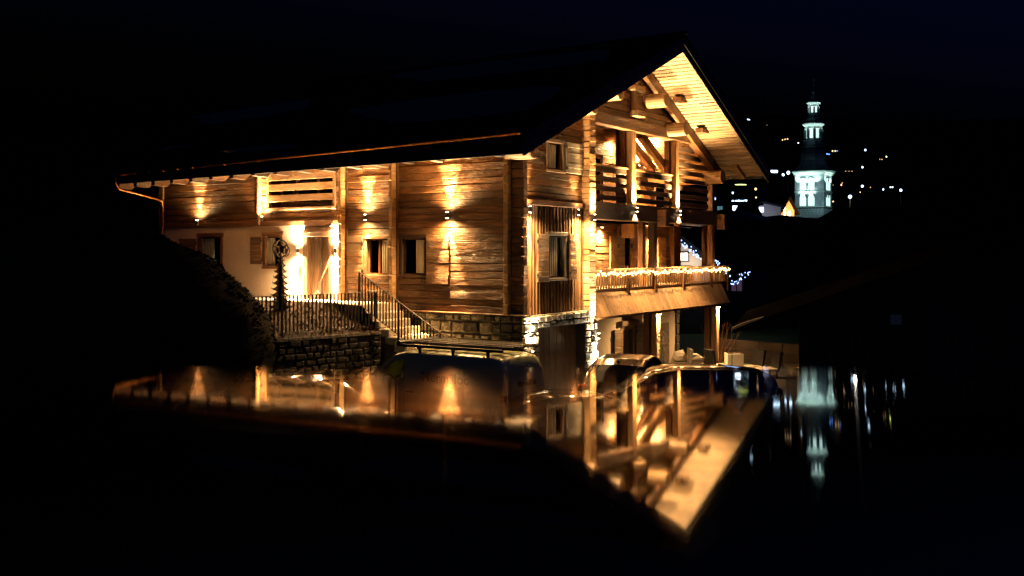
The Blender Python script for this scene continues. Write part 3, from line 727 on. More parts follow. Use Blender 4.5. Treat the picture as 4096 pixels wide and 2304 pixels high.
leaf_(2439, 2468, M['shutx']); leaf_(2471, 2499, M['greyx'], .0); leaf_(2522, 2553, M['shutx']); leaf_(2556, 2584, M['palex']); leaf_(2630, 2660, M['palex'])
box('pane', (bly(2500), bly(2521), BL-.03, BL-.02, 2.82, 4.5), M['darkglass'], ch)
box('door_lintel', (bly(2468), bly(2590), BL-.14, BL, 4.5, 4.9), M['oldx'], ch, .02, .01)
mb = MB(); mb.prism([(0, 0), (.16, 0), (.10, .2), (.14, .5), (0, .5)], .5, lambda a, b, n: (bly(2476)+a, BL-.14-n, 4.45+b)); mb.build('corbel', M['palez'], ch)
box('corner_log', (13.2, 13.45, BL-.2, BL, 2.78, 4.97), M['oldz'], ch, .02)
# posts of the lower loggia
box('post', (8.62, 8.88, -.05, .17, 2.0, 4.97), M['darkz'], ch, .01); box('post', (8.40, 8.60, .25, .45, 2.78, 4.97), M['brownz'], ch, .01)
# balcony railing: turned flat balusters
RB0, RB1 = S2, 15.28
bal = part_empty('balcony_railing', ch, (9, -.02, 2.75))
box('handrail', (RB0, RB1, -.10, .08, 3.36, 3.42), M['palex'], bal, .012)
box('top_board', (RB0, RB1, -.03, .02, 3.20, 3.36), M['brownx'], bal, .008)
box('bottom_rail', (RB0, RB1, -.05, .04, 2.72, 2.80), M['brownx'], bal, .01)
x = RB0+.12
while x < RB1-.05:
    box('baluster', (x, x+.085, -.02, .01, 2.80, 3.22), M['palez'], bal, .008); x += .172
for x in (6.62, 8.66, 10.95, 13.55, RB1-.08): box('railing_post', (x, x+.14, -.12, -.04, 2.40, 3.36), M['brownz'], bal, .012)
# flared pent skirt of boards below the balcony
x = S2-.1; n = 40; X1 = RB1-.6
sk = part_empty('pent_skirt', ch, (9, -.2, 2.3))
for i in range(n):
    a = x + (X1-x)*i/n; b = x + (X1-x)*(i+1)/n; p = rnd.uniform(0, .008)
    v = []
    for s, dx in ((a+.004, 0), (b-.004, 0)):
        v += [(s, -.03-p, 2.72), (s, .0, 2.72), (s-.05, -.42-p, 1.98), (s-.05, -.39, 1.98)]
    fixn(mesh('board', v, [(0, 1, 3, 2), (4, 6, 7, 5), (0, 4, 5, 1), (2, 3, 7, 6), (0, 2, 6, 4), (1, 5, 7, 3)], M['skirt'], sk))
box('skirt_rail', (S2-.1, X1, -.42, -.38, 1.94, 1.98), M['brownx'], sk, .005)
box('porch_ceiling', (S2-.3, X1, -.38, 3.0, 1.90, 1.94), M['brownx'], ch)
# ground floor
GY = .75
gw = [(on_y(u0, 1350, GY)[0], on_y(u1, 1350, GY)[0]) for u0, u1 in ((2486, 2540), (2650, 2690))]
QX = on_y(2704, 1350, GY)[0]
WO = (on_y(2484, 1350, GY)[0], on_y(2535, 1350, GY)[0], GZ+.1, 1.42)
plaster_wall(('y', GY), S2-.5, QX, GZ, 1.94, [WO])
window(('y', GY), *WO, fw=.12, mf='shut', panes=1, sash='grey', curtain=(.55, 1, M['greyz']))
for u0, u1, zt in ((2450, 2483, 1.35), (2537, 2566, 1.42), (2568, 2592, 1.42), (2632, 2668, 1.35)):
    shutter(('y', GY), on_y(u0, 1350, GY)[0], on_y(u1, 1350, GY)[0], GZ+.1, zt, .03)
box('lintel', (WO[0]-.2, WO[1]+.1, GY-.16, GY, 1.43, 1.62), M['shutx'], ch, .02, .008)
for x in (8.52, 13.75):
    box('post', (x, x+.26, -.22, .0, GZ, 1.94), M['palez'], ch, .015, .01)
    box('post', (x-.1, x+.12, .03, .25, GZ, 1.94), M['brownz'], ch, .015)
qn = part_empty('quoin', ch, (QX, GY, 0))
zq = GZ
while zq < 1.9:
    h = rnd.uniform(.25, .42); w_ = rnd.uniform(.15, .4); box('stone', (QX-w_*.3, QX+.12+w_*.4, GY-.06, GY+.3, zq+.01, min(zq+h, 1.93)), M['stone2'], qn, .03, .012); zq += h

# ------------------------------------------------------------------ wall lamps
KL, KW = 4.2, .11
def wall_lamp(loc, nrm, label, up=60, down=60, ang=42, size=.16, col=LW, group='up and down wall lamps on the chalet', off=.085, tilt=.0, spill=1.):
    g = thing('wall_lamp', loc, label, 'lamp', group)
    L = Vector(loc); n_ = Vector(nrm); c = L + n_*off; s = size/2
    t = Vector((-n_.y, n_.x, 0))
    mb = MB(); mb.tube([c-Vector((0, 0, s)), c+Vector((0, 0, s))], .045, 12); mb.build('body', M['lampbody'], g)
    mb = MB(); mb.tube([L, c], .015, 6); mb.build('bracket', M['lampbody'], g)
    for sg, e in ((1, up), (-1, down)):
        if not e: continue
        mb = MB(); z = c.z + sg*(s+.002); mb.tube([(c.x, c.y, z), (c.x, c.y, z+sg*.004)], .034, 12); mb.build('lens', M['e_warm'], g)
        p = Vector((c.x, c.y, z+sg*.012))
        spot('lamp_light', g, p, p + Vector((0, 0, sg)) - n_*tilt, e*KL, ang, .9, col, .03)
        if spill: spot('lamp_spill', g, p + n_*.05, p + Vector((0, 0, sg)) + n_*(.25 if spill > 0 else -.5), e*KL*KW*abs(spill), 165, 1., col, .05)
    return g
XN = (-1, 0, 0); YN = (0, -1, 0)
wall_lamp((-.03, 12.93, 4.96), XN, 'small uplighter on the log wall above the leftmost ground-floor window', 260, 0)
wall_lamp((-.03, 9.72, 5.03), XN, 'brightest uplighter beside the slatted loggia window', 420, 0)
wall_lamp((-.02, 8.08, 4.0), XN, 'lamp on the plaster wall left of the front door', 330, 420, 75, col=(1, .66, .34))
wall_lamp((-.02, 6.46, 4.0), XN, 'lamp on the wall right of the front door', 330, 420, 75, col=(1, .66, .34))
wall_lamp((-.02, 6.62, 4.80), XN, 'small square downlighter above the right door post', 0, 40, 60, .1, col=(1, .66, .34))
wall_lamp((-.04, 5.22, 5.0), XN, 'wall lamp above the red-brown window, between two log-end columns', 460, 330)
wall_lamp((-.04, 2.12, 5.0), XN, 'wall lamp on the broad log wall nearest the corner', 560, 560)
wall_lamp((.42, G1-.08, 5.13), YN, 'wall lamp at the top left corner of the boarded bay', 60, 420, 46)
wall_lamp((3.05, G1-.08, 5.13), YN, 'wall lamp at the top right corner of the boarded bay', 60, 420, 46)
wall_lamp((CX0+.15, -.42, 5.0), YN, 'lamp on the tall column of log ends', 190, 110, 60)
wall_lamp((7.01, -.15, 5.35), YN, 'lamp on the floor beam below the left loggia post', 300, 200, 92, .12, spill=False)
wall_lamp((10.43, -.15, 5.35), YN, 'lamp on the floor beam below the right loggia post', 300, 200, 92, .12, spill=False)
a_ = on_y(2455, 560, BK-.1); wall_lamp((a_[0], BK-.02, a_[1]+.1), YN, 'lamp high on the back wall of the upper loggia above the glazed door', 0, 260, 70, .12, spill=3.)
a_ = on_y(2622, 615, BK-.1); wall_lamp((a_[0], BK-.02, a_[1]), YN, 'lamp on the back wall of the upper loggia behind the slanting brace', 0, 420, 80, .14, spill=3.)
wall_lamp((12.0, BK-.02, 7.2), YN, 'lamp behind the slatted screen at the right end of the upper loggia', 300, 300, 110, .14)
wall_lamp((11.4, BL-.02, 4.6), YN, 'lamp on the back wall of the lower loggia', 60, 260, 90, .12)
wall_lamp((7.6, BL-.02, 4.85), YN, 'small lamp under the ceiling of the lower loggia above the door', 0, 240, 110, .1)
for x, s in ((8.65, 'left'), (13.88, 'right')):
    wall_lamp((x, -.22, 1.86), YN, 'downlighter at the top of the %s porch post' % s, 0, 170, 60, .06, off=.06, spill=-2.6)
CW = (1, .78, .5)
wall_lamp((.12, -.50, 1.22), YN, 'lamp low on the left stone garage pillar beside the van', 240, 30, 70, .14, CW)
wall_lamp((CX1-.12, -.50, 1.45), YN, 'lamp high on the right stone garage pillar', 160, 130, 60, .14, CW)
wall_lamp((CX1-.12, -.50, .62), YN, 'lamp low on the right stone garage pillar', 120, 60, 60, .14, CW)
# warm string of bulbs along the balcony
sl = thing('string_lights', (9, -.1, 3.3), 'warm white string lights wound along the balcony rail', 'string lights')
bm_, wr = MB(), []
x = RB0+.03
while x < RB1:
    wr.append((x, -.14+rnd.uniform(-.02, .02), 3.27 + .02*math.sin(x*7) + rnd.uniform(-.05, .05)))
    for _ in range(2):
        p = Vector(wr[-1]) + Vector((rnd.uniform(-.03, .03), rnd.uniform(-.03, .0), rnd.uniform(-.05, .05)))
        bm_.lathe([(.005, p.z-.015), (.016, p.z), (.005, p.z+.015)], 5, (p.x, p.y))
    x += .06
tag(bm_.build('bulb', M['e_bulb'], sl), kind='stuff')
mb = MB(); mb.tube(wr, .005, 4); mb.build('cable', M['iron'], sl)
for i in range(7): point('string_glow', sl, (RB0+.7+i*1.5, -.22, 3.30), 2.4, LW, .12)

# ------------------------------------------------------------------ terrace, bed, railing, stairs
def poly_prism(name, pts, z0, z1, m, kind=None, parent=None):
    n = len(pts); v = [(x, y, z0) for x, y in pts] + [(x, y, z1) for x, y in pts]
    o = fixn(mesh(name, v, [tuple(range(n))[::-1], tuple(range(n, 2*n))] + [(i, (i+1) % n, (i+1) % n+n, i+n) for i in range(n)], m, parent))
    if kind: tag(o, kind=kind)
    return o
poly_prism('terrace', [(-1.75, 4.0), (-.08, 3.9), (-.08, 15.5), (-1.25, 15.5), (-1.25, 5.6)], GZ, ZT, M['paving'], 'structure')
RA, RB_ = Vector((-1.78, 3.15, 0)), Vector((-9.6, 4.45, 0))
# bed: sloping from terrace edge down to the wall head
gv, gf = [], []; nu, nv = 46, 16
for i in range(nu):
    for k in range(nv):
        t = i/(nu-1); s = k/(nv-1)
        p = RA.lerp(RB_, t); q = Vector((-1.25-.9*0, 5.6 + t*9.6, 0)) if t > 0 else Vector((-1.75, 4.0, 0))
        c = p.lerp(q, s); z = 1.80 + (ZT-.03-1.80)*min(1, s*1.25) + .05*noise.noise(Vector((c.x*2.2, c.y*2.2, 0)))*(1 if 0 < s < 1 else 0)
        gv.append((c.x, c.y, z))
for i in range(nu-1):
    for k in range(nv-1): gf.append((i*nv+k, (i+1)*nv+k, (i+1)*nv+k+1, i*nv+k+1))
tag(fixn(mesh('garden_bed', gv, gf, M['soil'], smooth=True)), kind='structure')
gc = MB()
for _ in range(2600):
    i = rnd.random(); s = rnd.random()*.95; p = RA.lerp(RB_, i*.8); q = Vector((-1.25, 5.6 + i*.8*9.6, 0)); c = p.lerp(q, s)
    z = 1.80 + (ZT-.03-1.80)*min(1, s*1.25); h = rnd.uniform(.03, .11); a = rnd.uniform(0, 6.28); r = rnd.uniform(.01, .035)
    gc.add([(c.x-r*math.cos(a), c.y-r*math.sin(a), z-.02), (c.x+r*math.cos(a), c.y+r*math.sin(a), z-.02), (c.x+rnd.uniform(-.05, .05), c.y+rnd.uniform(-.05, .05), z+h)], [(0, 1, 2)])
tag(gc.build('ground_cover', M['dry'], fix=False), 'low dry ground cover in the sloping bed behind the railing', 'plants', kind='stuff')
# retaining wall of rubble below the railing
rw = thing('retaining_wall', (-5, 3.7, GZ), 'dark rubble retaining wall under the black railing behind the parked cars', 'wall')
dirw = (RB_-RA).normalized(); Lw = (RB_-RA).length; nw = Vector((dirw.y, -dirw.x, 0)); nw = nw if nw.y < 0 else -nw
def onw(s, n, z): p = RA + dirw*s + nw*n; return (p.x, p.y, z)
v = [onw(s, n, z) for s in (0, Lw) for n in (-.35, 0) for z in (GZ, 1.72)]
fixn(mesh('mortar_bed', v, [(0, 1, 3, 2), (4, 6, 7, 5), (0, 4, 5, 1), (2, 3, 7, 6), (0, 2, 6, 4), (1, 5, 7, 3)], M['mortar'], rw))
rows = 9
for r in range(rows):
    s = 0; a0 = .2 + (1.72-.2)*r/rows; a1 = .2 + (1.72-.2)*(r+1)/rows
    while s < 6.3:
        e = s + rnd.uniform(.18, .42); cs, cz, hw, hh = (s+e)/2, (a0+a1)/2, (e-s)/2-.008, (a1-a0)/2-.008; n = 8; pts = stone_poly(cs, cz, hw, hh)
        dd = rnd.uniform(.03, .09)
        v = [onw(a, -.02, b) for a, b in pts] + [onw(a, dd*.6, b) for a, b in pts] + [onw(cs+(a-cs)*.7, dd, cz+(b-cz)*.7) for a, b in pts]
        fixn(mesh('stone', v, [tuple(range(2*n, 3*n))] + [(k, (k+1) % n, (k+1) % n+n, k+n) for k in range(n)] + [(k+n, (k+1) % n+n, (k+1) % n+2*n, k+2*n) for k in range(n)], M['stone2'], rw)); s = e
s = 0
while s < Lw-.1:
    e = min(s + rnd.uniform(.6, .9), Lw); v = [onw(a, n, z) for a in (s+.005, e-.005) for n in (-.38, .06) for z in (1.72, 1.79)]
    fixn(mesh('coping_stone', v, [(0, 1, 3, 2), (4, 6, 7, 5), (0, 4, 5, 1), (2, 3, 7, 6), (0, 2, 6, 4), (1, 5, 7, 3)], M['stone'], rw)); s = e
# railing
def railing(name, A, B, zA, zB, h, label, sp=.115, n_off=.0):
    A, B = Vector(A), Vector(B); L_ = (B-A).length; d = (B-A).normalized()
    g = thing(name, (A.x, A.y, zA), label, 'railing')
    mb = MB(); q = lambda t, z: (A.x+(B.x-A.x)*t, A.y+(B.y-A.y)*t, zA+(zB-zA)*t+z)
    for z, nm in ((h, 'top_rail'), (.09, 'bottom_rail')):
        side = Vector((-d.y, d.x, 0))*.02; m2 = MB()
        v = [Vector(q(t, z+dz)) + side*s for t in (0, 1) for s in (-1, 1) for dz in (-.006, .006)]
        m2.add(v, [(0, 1, 3, 2), (4, 6, 7, 5), (0, 4, 5, 1), (2, 3, 7, 6), (0, 2, 6, 4), (1, 5, 7, 3)]); m2.build(nm, M['iron'], g)
    n = int(L_/sp); proto = None
    for i in range(n+1):
        c = Vector(q(i/n, 0)); post = i % 13 == 0
        r, z0 = (.025, -.08) if post else (.021, .08)
        if post or proto is None:
            ang = math.atan2(d.y, d.x); vv, ff = boxgeo((-r, r, -.006 if not post else -.02, .006 if not post else .02, z0, h-.006))
            vv = [(x*math.cos(ang)-y*math.sin(ang), x*math.sin(ang)+y*math.cos(ang), z) for x, y, z in vv]
            me = D.meshes.new('bar'); me.from_pydata(vv, [], ff); me.materials.append(M['iron'])
            if not post: proto = me
        else: me = proto
        link(D.objects.new('railing_post' if post else 'baluster', me), g, c)
    return g
railing('railing', onw(.05, -.15, 0), onw(7.9, -.15, 0), 1.86, 1.86, 1.0, 'long level railing of flat black bars on the rubble wall')
railing('stair_railing', (-1.62, 4.07, 0), (-1.78, .85, 0), 2.40, .72, 1.0, 'sloping black railing beside the stone steps', .115)
stp = thing('stone_steps', (-.9, 2.4, GZ), 'rough pale stone steps climbing from the car park to the terrace', 'steps')
n = 13; y0s, y1s = 4.0, -.1
for i in range(n):
    z1 = ZT - (ZT-GZ)*(i+1)/(n+1); ya = y0s + (y1s-y0s)*i/n; yb = y0s + (y1s-y0s)*(i+1)/n
    xs = [-1.62, -1.62+rnd.uniform(.5, .9), -.18]
    for a, b in zip(xs, xs[1:]): box('step', (a+.01, b-.01, yb-.04, ya+.1, z1-.24, z1+rnd.uniform(-.01, .01)), M['step'], stp, .035, .012)
    box('riser_fill', (-1.6, -.2, yb, ya, GZ, z1-.24), M['mortar'], stp)

# ------------------------------------------------------------------ props by the door
ic = thing('intercom', (-.02, 8.07, 3.53), 'small dark intercom panel with a lit screen left of the front door', 'intercom')
box('case', (-.06, -.005, 8.02, 8.13, 3.42, 3.64), M['iron'], ic, .008); box('screen', (-.064, -.061, 8.045, 8.105, 3.47, 3.59), M['e_win'], ic)
st = thing('skis', (-.5, 6.9, ZT), 'pair of skis leaning on the wall right of the front door', 'skis')
for dy, tp in ((0, 6.56), (.12, 6.64)):
    mb = MB(); P0 = Vector((-.62, 7.02-dy, ZT+.01)); P1 = Vector((-.06, tp, ZT+1.45)); mb.tube([P0, P0.lerp(P1, .5), P1, P1+Vector((-.03, -.01, .08))], [.012, .016, .013, .006], 6); mb.build('ski', M['brownz'], st)
mb = MB(); mb.prism([(6.95, ZT+.02), (7.15, ZT+.0), (6.80, ZT+.30), (6.72, ZT+.27)], .02, lambda a, b, n: (-.55-n, a, b)); tag(mb.build('snow_shovel', M['whitep']), 'pale snow shovel blade leaning beside the skis', 'shovel')
# metal fir-tree sculptures: two crossed cut-out plates with a star ring on top
def fir_sculpture(base, hh, wd, m, label, rz):
    g = lthing('tree_sculpture', base, label, 'sculpture', None, rz)
    for ang, nm in ((0, 'plate'), (math.pi/2, 'plate'), (math.pi/4, 'plate')):
        ca, sa = math.cos(ang), math.sin(ang); to = lambda a, b, n: (a*ca - (n-.004)*sa, a*sa + (n-.004)*ca, b)
        mb = MB(); tiers = 10; th = hh*.78
        mb.prism([(-wd*.42, 0), (wd*.42, 0), (.03, th), (-.03, th)], .008, to)
        for i in range(tiers):
            z = th*(.02 + .96*i/tiers); w_ = wd*(1 - .68*i/tiers)*(1 if i else .9); h = th/tiers
            for s in (-1, 1):
                # curved antler-like branch: inner root, drooping blade, upturned tip
                P = [(.02, z+h*.75), (.30, z+h*.50), (.62, z+h*.12), (.86, z+h*.02), (1.0, z+h*.28), (.93, z-h*.12), (.62, z-h*.22), (.45, z-h*.02), (.3, z+h*.15), (.02, z+h*.35)]
                mb.prism([((.02 + q*w_)*s, zz) for q, zz in P], .008, to)
                P = [(.30, z+h*.48), (.55, z+h*.72), (.72, z+h*.62), (.60, z+h*.95), (.40, z+h*.80), (.22, z+h*.62)]
                mb.prism([((.02 + q*w_)*s, zz) for q, zz in P], .0082, to)
        mb.build(nm, m, g)
    r = hh*.115; zc = hh*.78 + r
    for ang in (0, math.pi/2):
        ca, sa = math.cos(ang), math.sin(ang); to = lambda a, b, n: (a*ca - n*sa, a*sa + n*ca, b)
        mb = MB(); k = 28
        for i in range(k):
            a0, a1 = 2*math.pi*i/k, 2*math.pi*(i+1)/k
            mb.prism([(r*math.cos(a0), zc+r*math.sin(a0)), (r*math.cos(a1), zc+r*math.sin(a1)), (r*.86*math.cos(a1), zc+r*.86*math.sin(a1)), (r*.86*math.cos(a0), zc+r*.86*math.sin(a0))], .01, to)
        pts = []
        for i in range(10): q = (r*.86 if i % 2 == 0 else r*.36); a0 = math.pi/2 + 2*math.pi*i/10; pts.append((q*math.cos(a0), zc+q*math.sin(a0)))
        mb.prism(pts, .01, to); mb.build('star_ring', m, g)
    return g
M['rust'] = plain('rusty_steel', (.06, .045, .035), .6, .5, .4, 0, 1, 0)
b_ = at(1122, 28.6); fir_sculpture((b_.x, b_.y, 2.02), 2.28, .43, M['rust'], 'dark cut-out metal fir tree topped by a ringed star, before the white wall', .3)
b_ = at(2648, 32.6); fir_sculpture((b_.x, b_.y, GZ-.2), 1.95, .36, M['wire'], 'silver cut-out metal fir tree with ringed star, beside the porch post', -.2)
so = thing('star_shadow', (-.1, 8.6, 4.05), 'round star shape standing in for the shadow of the sculpture, left of the door lamp', 'shadow_shape')  # ring and star modelled in place of the sculpture's shadow on the wall
mb = MB(); r = .19; c_ = (8.58, 4.0); k = 24; to = lambda a, b, n: (-.14-n, a, b)
for i in range(k):
    a0, a1 = 2*math.pi*i/k, 2*math.pi*(i+1)/k
    mb.prism([(c_[0]+r*math.cos(a0), c_[1]+r*math.sin(a0)), (c_[0]+r*math.cos(a1), c_[1]+r*math.sin(a1)), (c_[0]+r*.82*math.cos(a1), c_[1]+r*.82*math.sin(a1)), (c_[0]+r*.82*math.cos(a0), c_[1]+r*.82*math.sin(a0))], .01, to)
mb.build('ring', M['rust'], so)
mb = MB(); mb.prism([(c_[0]+(r*.84 if i % 2 == 0 else r*.4)*math.cos(math.pi/2+2*math.pi*i/10), c_[1]+(r*.84 if i % 2 == 0 else r*.4)*math.sin(math.pi/2+2*math.pi*i/10)) for i in range(10)], .01, to); mb.build('star', M['rust'], so)
mb = MB(); mb.tube([(-.02, c_[0], c_[1]), (-.14, c_[0], c_[1])], .01, 5); mb.build('bracket', M['rust'], so)
# lit little tree behind the leftmost window
xt = thing('decorated_tree', (.7, 12.15, 2.5), 'small indoor fir tree with green and white lights behind the leftmost window', 'tree')
mb = MB(); mb2 = MB()
for _ in range(420):
    t = rnd.random(); r = .32*(1-t)+.03; a = rnd.uniform(0, 6.28); c = Vector((.60+r*math.cos(a)*.7, 12.05+r*math.sin(a), 2.7+1.7*t)); s = .05
    mb.add([c+Vector((rnd.uniform(-s, s), rnd.uniform(-s, s), rnd.uniform(-s, s))) for _ in range(3)], [(0, 1, 2)])
    if rnd.random() < .3: mb2.lathe([(.003, c.z-.016), (.016, c.z), (.003, c.z+.016)], 5, (c.x-.03, c.y))
M['xgreen'] = plain('fir_green', (.03, .09, .03), .6); tag(mb.build('needles', M['xgreen'], xt, fix=False), kind='stuff')
M['e_x'] = emit('tree_bulb', (.75, 1, .6), 5); tag(mb2.build('bulb', M['e_x'], xt), kind='stuff')
point('tree_glow', xt, (.35, 12.1, 3.6), 6, (.8, 1, .75), .1)

def lin(tab, x):
    for (a, p), (b, q) in zip(tab, tab[1:]):
        if x <= b: return p+(q-p)*max(0, min(1, (x-a)/(b-a)))
    return tab[-1][1]
# ------------------------------------------------------------------ big clipped bush, left
hb = thing('conifer_bush', tuple(at(420, 17.5, GZ)), 'huge black conifer bush filling the left side of the view', 'bush')
c0 = at(330, 18.5, GZ)
def hsurf(a, t):                                 # outline of the mound: a = azimuth, t = height share
    w_ = lin([(0, 3.3), (.3, 3.5), (.49, 3.5), (.59, 3.38), (.669, 3.1), (.75, 2.64), (.848, 1.94), (.946, 1.05), (1, .2)], t); return Vector((c0.x + math.cos(a)*w_, c0.y + math.sin(a)*w_, GZ + t*5.2))
v = []; f = []; na, nt_ = 40, 16
for i in range(nt_):
    for k in range(na):
        p = hsurf(2*math.pi*k/na, min(.995, i/(nt_-1))); d = noise.noise(p*1.5)*.12; v.append((p.x+d, p.y-d, p.z+d*.5))
for i in range(nt_-1):
    for k in range(na): f.append((i*na+k, i*na+(k+1) % na, (i+1)*na+(k+1) % na, (i+1)*na+k))
fixn(mesh('foliage_core', v, f, M['leaf'], hb, smooth=True))
mb = MB()
for _ in range(22000):
    a = rnd.uniform(0, 6.283); t = rnd.random()**.7*.995; p = hsurf(a, t); d = noise.noise(p*1.5)*.12
    p = Vector((p.x+d, p.y-d, p.z+d*.5)); o_ = Vector((math.cos(a)+rnd.uniform(-.6, .6), math.sin(a)+rnd.uniform(-.6, .6), rnd.uniform(-.5, .9))).normalized()*rnd.uniform(.03, .11)
    s_ = Vector((rnd.uniform(-1, 1), rnd.uniform(-1, 1), rnd.uniform(-1, 1)))*.022
    q = p - o_*.3; mb.add([q-s_, q+s_, q+o_], [(0, 1, 2)])
tag(mb.build('twigs', M['leaf'], hb, fix=False), kind='stuff')
box('trunk', (c0.x-.2, c0.x+.2, c0.y-.2, c0.y+.2, GZ, 1.5), M['nightz'], hb, .05)

# ------------------------------------------------------------------ vehicles
def interp(tab, x):
    for (a, p), (b, q) in zip(tab, tab[1:]):
        if x <= b:
            t = (x-a)/(b-a) if b > a else 0; t = max(0, min(1, t)); t = t*t*(3-2*t) if tab is not None else t
            return p+(q-p)*t
    return tab[-1][1]
def lin(tab, x):
    for (a, p), (b, q) in zip(tab, tab[1:]):
        if x <= b: return p+(q-p)*max(0, min(1, (x-a)/(b-a)))
    return tab[-1][1]
def car(name, pos, head, prm, paint, label, cat='car', group='cars parked in front of the chalet'):
    """local x forward (0 rear .. L front), y left, z up"""
    g = lthing(name, pos, label, cat, group, head)
    L_, W_, H = prm['L'], prm['W'], prm['H']; top = prm['top']; belt = prm['belt']; wid = prm['wid']
    ns = 56; xs = [L_*i/(ns-1) for i in range(ns)]
    def sec(x):
        zt = lin(top, x); zb = min(lin(belt, x), zt-.002); w_ = W_/2*lin(wid, x); cab = max(0, zt-zb); tw = w_ - cab*prm.get('tumble', .32)
        z0 = .24
        pts = [(w_*.90, z0), (w_*.985, z0+.14), (w_, z0+.34), (w_*.985, (z0+zb)/2+.12), (w_*.955, zb-.02)]     # 0..4 side
        for k in range(1, 6): t = k/6; pts.append((w_*.955 + (tw-w_*.955)*t**1.0, zb + (zt-.07*min(1, cab/.3)-zb)*t))   # 5..9 glass band
        e = .07*min(1, cab/.3); pts += [(tw-.015, zt-e*.8), (tw-.06, zt-e*.35), (tw*.85, zt-e*.08), (tw*.5, zt+.012), (0, zt+.02)]
        return pts
    rows = [sec(x) for x in xs]; nr = len(rows[0])
    ring = lambda r: [(y, z) for y, z in r] + [(-y, z) for y, z in r[-2::-1]]
    grid = [[(xs[i], y, z) for y, z in ring(rows[i])] for i in range(ns)]; nc = len(grid[0])
    sets = {}
    def put(key, q): sets.setdefault(key, []).append(q)
    ws, rs = prm['ws'], prm['rs']                # windscreen x-range (a..b), rear screen x-range
    for i in range(ns-1):
        xm = (xs[i]+xs[i+1])/2
        for k in range(nc-1):
            kk = k if k < nr-1 else nc-2-k; key = 'body'
            if ws[0] < xm < ws[1] and kk >= 10: key = 'windscreen'
            elif rs and rs[0] < xm < rs[1] and kk >= 10: key = 'rear_window'
            elif 5 <= kk <= 8:
                for n_, (a, b) in enumerate(prm['side']):
                    if a < xm < b: key = ('side_window', k < nr-1, n_)
            put(key, (i, k))
    for key, qs in sets.items():
        nm = key if isinstance(key, str) else key[0]; idx = {}; v = []; f = []
        for i, k in qs:
            q = []
            for a, b in ((i, k), (i+1, k), (i+1, k+1), (i, k+1)):
                if (a, b) not in idx: idx[a, b] = len(v); v.append(grid[a][b])
                q.append(idx[a, b])
            f.append(tuple(q))
        if nm == 'body':                          # close ends and floor
            for i, rev in ((0, 0), (ns-1, 1)):
                q = []
                for b in range(nc):
                    if (i, b) not in idx: idx[i, b] = len(v); v.append(grid[i][b])
                    q.append(idx[i, b])
                f.append(tuple(q))
            fl = [(i, b) for i in range(ns-1) for b in (0,)]
            for i, _ in fl:
                q = [(i, 0), (i+1, 0), (i+1, nc-1), (i, nc-1)]
                for t in q:
                    if t not in idx: idx[t] = len(v); v.append(grid[t[0]][t[1]])
                f.append(tuple(idx[t] for t in q))
        o = fixn(mesh(nm, v, f, paint if nm == 'body' else (prm.get('glass') or M['darkglass']), g, smooth=True))
        if nm == 'body':
            o.data.materials.append(M['iron'])
            for e_ in o.data.polygons:
                if len(e_.vertices) > 4: e_.use_smooth = False
    for x in prm['wheels']:
        for s in (-1, 1):
            wy = s*(W_/2-.10); we = D.objects.new('wheel', None); link(we, g, (x, wy, .33))
            WL[we.name] = Vector((x, wy, .33))
            mb = MB(); mb.tube([(x, wy-.11, .33), (x, wy-.09, .33), (x, wy+.09, .33), (x, wy+.11, .33)], [.29, .33, .33, .29], 20); mb.build('tyre', M['iron'], we)
            mb = MB(); mb.tube([(x, wy+s*.10, .33), (x, wy+s*.118, .33)], .2, 14); mb.build('rim', M['wire'], we)
    fx = L_-.08; zl = prm.get('lz', .68)
    for s in (-1, 1):
        mb = MB(); mb.box(L_-.22, L_+.01, s*(W_/2*.9-.30), s*(W_/2*.93), zl-.06, zl+.07, ch=.03); mb.build('headlight', M['lightglass'], g)
        mb = MB(); mb.box(-.015, .12, s*(W_/2*.93-.22), s*(W_/2*.965), prm.get('tz', .85)-.09, prm.get('tz', .85)+.09, ch=.03); mb.build('taillight', M['redglass'], g)
        mb = MB(); mb.box(ws[0]-.02, ws[0]+.14, s*(W_/2+.02), s*(W_/2+.2), lin(belt, ws[0])+.02, lin(belt, ws[0])+.2, ch=.03); mb.build('wing_mirror', paint, g)
    return g
M['lightglass'] = plain('headlight_glass', (.5, .5, .5), .1, .3, .8); M['redglass'] = plain('taillight_red', (.35, .01, .01), .15)
M['paint_w'] = plain('white_van_paint', (.55, .60, .30), .32, 0, .5); M['paint_k'] = plain('black_car_paint', (.008, .008, .009), .07, 0, .9)
M['paint_b'] = plain('dark_brown_car_paint', (.03, .026, .024), .09, .4, .8); M['paint_g'] = plain('dark_grey_car_paint', (.022, .023, .026), .09, .3, .8)
SUV = dict(L=4.4, W=1.86, H=1.62, top=[(0, .95), (.12, 1.08), (.55, 1.50), (1.2, 1.60), (2.2, 1.62), (2.75, 1.54), (3.45, 1.06), (4.2, .92), (4.4, .72)], belt=[(0, .95), (4.4, .98)], wid=[(0, .86), (.5, .98), (3.6, 1), (4.2, .92), (4.4, .78)],
           ws=(2.75, 3.42), rs=(.14, .55), side=[(.75, 1.25), (1.32, 2.1), (2.18, 2.95)], wheels=(.85, 3.5), tz=.98)
SED = dict(L=4.5, W=1.82, H=1.46, top=[(0, .80), (.15, 1.0), (.9, 1.33), (1.5, 1.44), (2.3, 1.46), (2.8, 1.38), (3.45, 1.02), (4.3, .84), (4.5, .66)], belt=[(0, .92), (4.5, .94)], wid=[(0, .85), (.5, .97), (3.6, 1), (4.25, .9), (4.5, .74)],
           ws=(2.75, 3.42), rs=(.2, .9), side=[(.95, 1.35), (1.42, 2.15), (2.22, 2.95)], wheels=(.8, 3.6))
